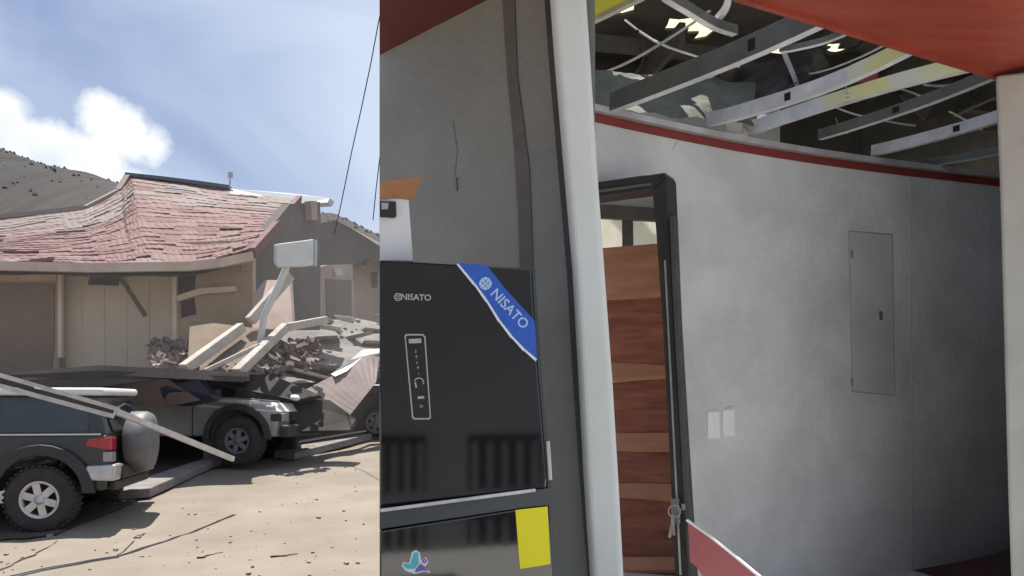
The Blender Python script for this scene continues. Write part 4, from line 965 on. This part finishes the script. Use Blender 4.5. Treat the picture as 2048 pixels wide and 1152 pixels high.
for k, (q, lab) in enumerate(((((1275, 60, 4.3), (1290, 110, 4.1), (1268, 150, 4.0), (1282, 190, 3.8)), 'thin dark wire dangling at the left of the torn ceiling'),
        (((1600, 60, 4.2), (1640, 95, 4.1), (1690, 100, 4.1), (1735, 70, 4.2)), 'dark cable looping under the red ceiling edge'),
        (((1860, 150, 4.3), (1880, 205, 4.1), (1925, 215, 4.0), (1960, 190, 4.2)), 'dark cable looping near the right corner of the torn ceiling'))):
    m = MB(); pts = [on_z(*v) for v in q]; fine = []
    for a, b in zip(pts, pts[1:]): fine += [a.lerp(b, i / 5) + Vector((0, 0, -.03 * math.sin(math.pi * i / 5))) for i in range(5)]
    m.tube(fine + [pts[-1]], .008, 6); tag(m.build('loose_cable', 'wire'), lab, 'cable')
for k, (q, mm, lab) in enumerate((([(1560, 120, 4.3), (1640, 96, 4.3), (1660, 130, 4.2), (1600, 165, 4.0)], 'insulation', 'grey insulation flap hanging between the middle channels'),
        ([(1800, 190, 4.2), (1900, 160, 4.2), (1960, 200, 4.1), (1850, 240, 3.9)], 'deck', 'dark sagging board above the lowest bright channel'))):
    m = MB(); m.prism([on_z(*v) for v in q], (0, .03, .01)); tag(m.build('hanging_board', mm), lab, 'board')

# thin bent straps of the upper framing
for k, (a, b, sg_, lab) in enumerate((((1190, 150, 4.1), (1420, 20, 4.2), .05, 'leftmost thin bent strap in the torn ceiling, behind the wide dull channel'),
        ((1250, 40, 4.4), (1480, 130, 4.1), .08, 'thin strap slanting down to the right above the wide dull channel'),
        ((1395, 175, 3.9), (1620, 60, 4.1), -.05, 'thin strap crossing the brown sagging membrane'),
        ((1560, 75, 4.2), (1600, 180, 3.8), .03, 'short steep strap hanging between the two bright channels'),
        ((1590, 150, 4.1), (1800, 70, 4.2), .06, 'thin strap just above the yellow lit channel'),
        ((1660, 210, 3.9), (1830, 250, 3.8), .03, 'thin strap lying low between the grey and the lowest bright channel'),
        ((1790, 175, 4.1), (1960, 260, 3.9), -.04, 'thin strap sloping down to the right pillar'),
        ((1850, 170, 3.9), (1990, 150, 4.0), .03, 'short strap nearest the corner of the red ceiling'))):
    A_, B_ = on_z(*a), on_z(*b); m = MB(); pts = [A_.lerp(B_, i / 8) + Vector((0, .3 * sg_ * math.sin(i), -sg_ * math.sin(math.pi * i / 8))) for i in range(9)]
    for p, q in zip(pts, pts[1:]): m.beam(p, q, .035, .012, up=(0, -.6, 1))
    tag(m.build('metal_strap', 'stud'), lab, 'strap', 'thin straps in the torn ceiling')

# ---------------- leaning pink board
p3 = plane_px(1370, 4.3, 1510, 4.1)
bd = thing('leaning_board', 'pinkish red board with a white edge leaning at the bottom of the back wall', 'board', p3.zof(1430, FZ))
m = MB(); px_poly(m, p3, [(1376, 1043), (1420, 1075), (1470, 1115), (1520, 1158), (1640, 1290), (1500, 1290), (1392, 1133), (1380, 1124)], 0, .02); m.build('panel', 'board_pink', bd)
m = MB()
for a, b in (((1374, 1040), (1420, 1072)), ((1420, 1072), (1470, 1112)), ((1470, 1112), (1522, 1155)), ((1522, 1155), (1642, 1287))):
    m.beam(p3.at(*a, -.01), p3.at(*b, -.01), .026, .009, up=(0, 0, 1))
m.build('white_edge', 'plastic_white', bd)

# ---------------- fridge
A = Vector((RL * 2.6, 2.6, 0)); fp_ = Plane((A.x, A.y), (1, -RL))
fr = thing('fridge', 'tall black fridge with a blue printed ribbon and a yellow sticker', 'fridge', fp_.zof(900, FZ))
def fpoly(name, pts, off, back, m_, bevel=0, parent=fr):
    k = MB(); px_poly(k, fp_, pts, off, back); return k.build(name, m_, parent, bevel=bevel)
XL = 759.4
ztop = fp_.at(900, 527).z
k = MB(); a, b = fp_.zof(XL + .1, FZ + .05, -.05), fp_.zof(1072, FZ + .05, -.05)
bk = side_v * .50
k.prism([a, b, b + bk, a + bk], (0, 0, ztop - FZ - .06)); k.build('cabinet', 'fridge_trim', fr, bevel=.006)
ud = fpoly('freezer_door', [(XL, 520), (1063, 537), (1072, 700), (1094, 958), (1092, 976), (XL, 1012)], 0, .05, 'fridge_black', .006)
ld = fpoly('main_door', [(XL, 1062), (1040, 1018), (1097, 1012), (1108, 1200), (1118, 1360), (XL, 1400)], 0, .05, 'fridge_black', .006)
fpoly('door_gap_trim', [(XL, 1016), (1070, 980), (1100, 976), (1099, 1010), (1040, 1016), (XL, 1058)], -.004, .04, 'fridge_trim')
k = MB(); k.beam(fp_.at(XL + 1, 1021, .006), fp_.at(1071, 980, .006), .010, .012, up=(0, 0, 1)); k.build('chrome_strip', 'chrome', fr, bevel=.002)
k = MB(); k.beam(fp_.at(1096, 882, .002), fp_.at(1101, 960, .002), .012, .008, up=(0, 1, 0)); k.build('chrome_sliver', 'chrome', fr, bevel=.002)  # narrow pale metal strip at the right edge
# side edge, right
fpoly('side_edge', [(1064, 538), (1070, 540), (1080, 700), (1102, 960), (1112, 1200), (1122, 1360), (1108, 1360), (1098, 1012), (1095, 958), (1073, 700)], -.03, .03, 'fridge_trim')
# logo
k = MB(); px_text(k, 'NISATO', fp_, 832, 595, 17, 2, .0015, .02, 1.0); k.build('logo_text', 'print_grey', ud)
def ring(k, plane, cx, cy, r0, r1, off, a0=0, a1=360, n=24, sx=1):
    vs = []
    for i in range(n + 1):
        a = R(a0 + (a1 - a0) * i / n)
        for r in (r0, r1): vs.append(plane.at(cx + r * math.cos(a) * sx, cy + r * math.sin(a), off))
    k.add(vs, [[2 * i, 2 * i + 1, 2 * i + 3, 2 * i + 2] for i in range(n)])
def pxquad(k, plane, pts, off): k.add([plane.at(x, y, off) for x, y in pts], [list(range(len(pts)))])
k = MB(); ring(k, fp_, 796, 594, 6, 8, .0015)
for dy in (-3, 0, 3): pxquad(k, fp_, [(790, 593 + dy), (802, 593 + dy), (802, 594.4 + dy), (790, 594.4 + dy)], .0015)
k.build('logo_emblem', 'print_grey', ud)
# control panel outline with symbols
k = MB(); o_ = .0015
fr_out = [(809, 672), (812, 668), (846, 668), (851, 673), (862, 835), (859, 839), (828, 839), (824, 835)]
fr_in = [(811.5, 674), (814, 671), (845, 671), (848.5, 675), (859.5, 833), (857, 836), (830, 836), (826.5, 833)]
for i in range(8):
    j = (i + 1) % 8; pxquad(k, fp_, [fr_out[i], fr_out[j], fr_in[j], fr_in[i]], o_)
pxquad(k, fp_, [(817, 678), (842, 677), (843, 686), (818, 687)], o_)
for i, (t_) in enumerate('39c9i'):
    px_text(k, t_, fp_, 831 + i * 1.6, 703 + i * 11, 9, 4, o_)
ring(k, fp_, 838, 765, 8, 10, o_, 200, 380, 14); pxquad(k, fp_, [(829, 764), (832, 764), (834, 776), (831, 776)], o_)
pxquad(k, fp_, [(835, 793), (848, 792), (849, 797), (836, 798)], o_); px_text(k, 'in', fp_, 843, 812, 10, 4, o_)
k.build('control_panel', 'print_grey', ud)
# blue ribbon
rib = fpoly('blue_ribbon', [(916, 526), (973, 530), (1010, 577), (1068, 640), (1070, 650), (1074, 718), (1050, 698), (1025, 672), (1000, 640), (975, 600), (950, 566)], .004, .003, 'tape_blue', parent=ud)
k = MB(); E_ = [(916, 526), (950, 566), (975, 600), (1000, 640), (1025, 672), (1050, 698), (1074, 718)]
for a, b in zip(E_, E_[1:]): pxquad(k, fp_, [a, (a[0] - 3, a[1] + 3), (b[0] - 3, b[1] + 5), (b[0], b[1])], .0055)
k.build('ribbon_border', 'tape_white', rib)
k = MB(); px_text(k, 'NISATO', fp_, 1019, 618, 28, 47, .0052, .012, .98); k.build('ribbon_text', 'tape_print', rib)
k = MB()
ca, sa = math.cos(R(47)), math.sin(R(47))
for i in range(3):
    for j in range(3):
        cx_ = 971 + (i - 1) * 7 * ca - (j - 1) * 7 * sa; cy_ = 567 + (i - 1) * 7 * sa + (j - 1) * 7 * ca
        pxquad(k, fp_, [(cx_ + 2.9 * (u * ca - v * sa), cy_ + 2.9 * (u * sa + v * ca)) for u, v in ((-1, -1), (1, -1), (1, 1), (-1, 1))], .0052)
ring(k, fp_, 971, 567, 10.5, 12.5, .0053)
k.build('ribbon_emblem', 'tape_print', rib)
fpoly('yellow_sticker', [(1031, 1020), (1095, 1013), (1101, 1128), (1040, 1138)], .003, .002, 'sticker_yellow', parent=ld)
# teal and purple sticker
k = MB(); base_s = [(803, 1132), (806, 1124), (818, 1126), (824, 1104), (832, 1100), (840, 1105), (842, 1120), (852, 1114), (857, 1124), (850, 1134), (862, 1146), (848, 1143), (830, 1148), (812, 1142)]
px_poly(k, fp_, base_s, .002, .001); stk = k.build('small_sticker', 'tape_white', ld)
k = MB(); px_poly(k, fp_, [(806, 1131), (809, 1127), (821, 1129), (827, 1107), (833, 1103), (837, 1107), (837, 1128), (830, 1137), (815, 1138)], .003, .001); k.build('teal_print', 'sticker_teal', stk)
k = MB(); px_poly(k, fp_, [(832, 1138), (841, 1127), (850, 1134), (857, 1143), (846, 1141), (830, 1145)], .003, .001); ring(k, fp_, 849, 1122, 1.5, 4.5, .0032); k.build('purple_print', 'sticker_purple', stk)

# ---------------- carton on the fridge
bxp = Plane(((RL * 2.72), 2.72), (1, -RL))
bx = thing('appliance_box', 'white box with an open brown cardboard flap on top of the fridge', 'box', bxp.at(790, 520))
m = MB(); q = [bxp.at(759.6, 396), bxp.at(817, 399), bxp.at(826, 521.5), bxp.at(759.6, 519.5)]; m.prism(q, side_v * .26); m.build('carton', 'box_white', bx)
m = MB(); m.prism([bxp.at(759.6, 366, .03), bxp.at(800, 358, .05), bxp.at(847, 353, .06), bxp.at(838, 372, .05), bxp.at(823, 400, .012), bxp.at(790, 395, .01), bxp.at(759.6, 398, .01)], side_v * .006); m.build('flap', 'carton', bx)
m = MB(); m.prism([bxp.at(759.6, 402, .02), bxp.at(792, 403, .02), bxp.at(793, 431, .02), bxp.at(788, 434, .02), bxp.at(759.6, 432, .02)], side_v * .018); m.build('handle_hole', 'black_plastic', bx)
m = MB(); m.prism([bxp.at(763, 405, .024), bxp.at(777, 406, .024), bxp.at(776, 418, .024), bxp.at(763, 419, .024)], side_v * .004); m.build('glint', 'silver', bx)
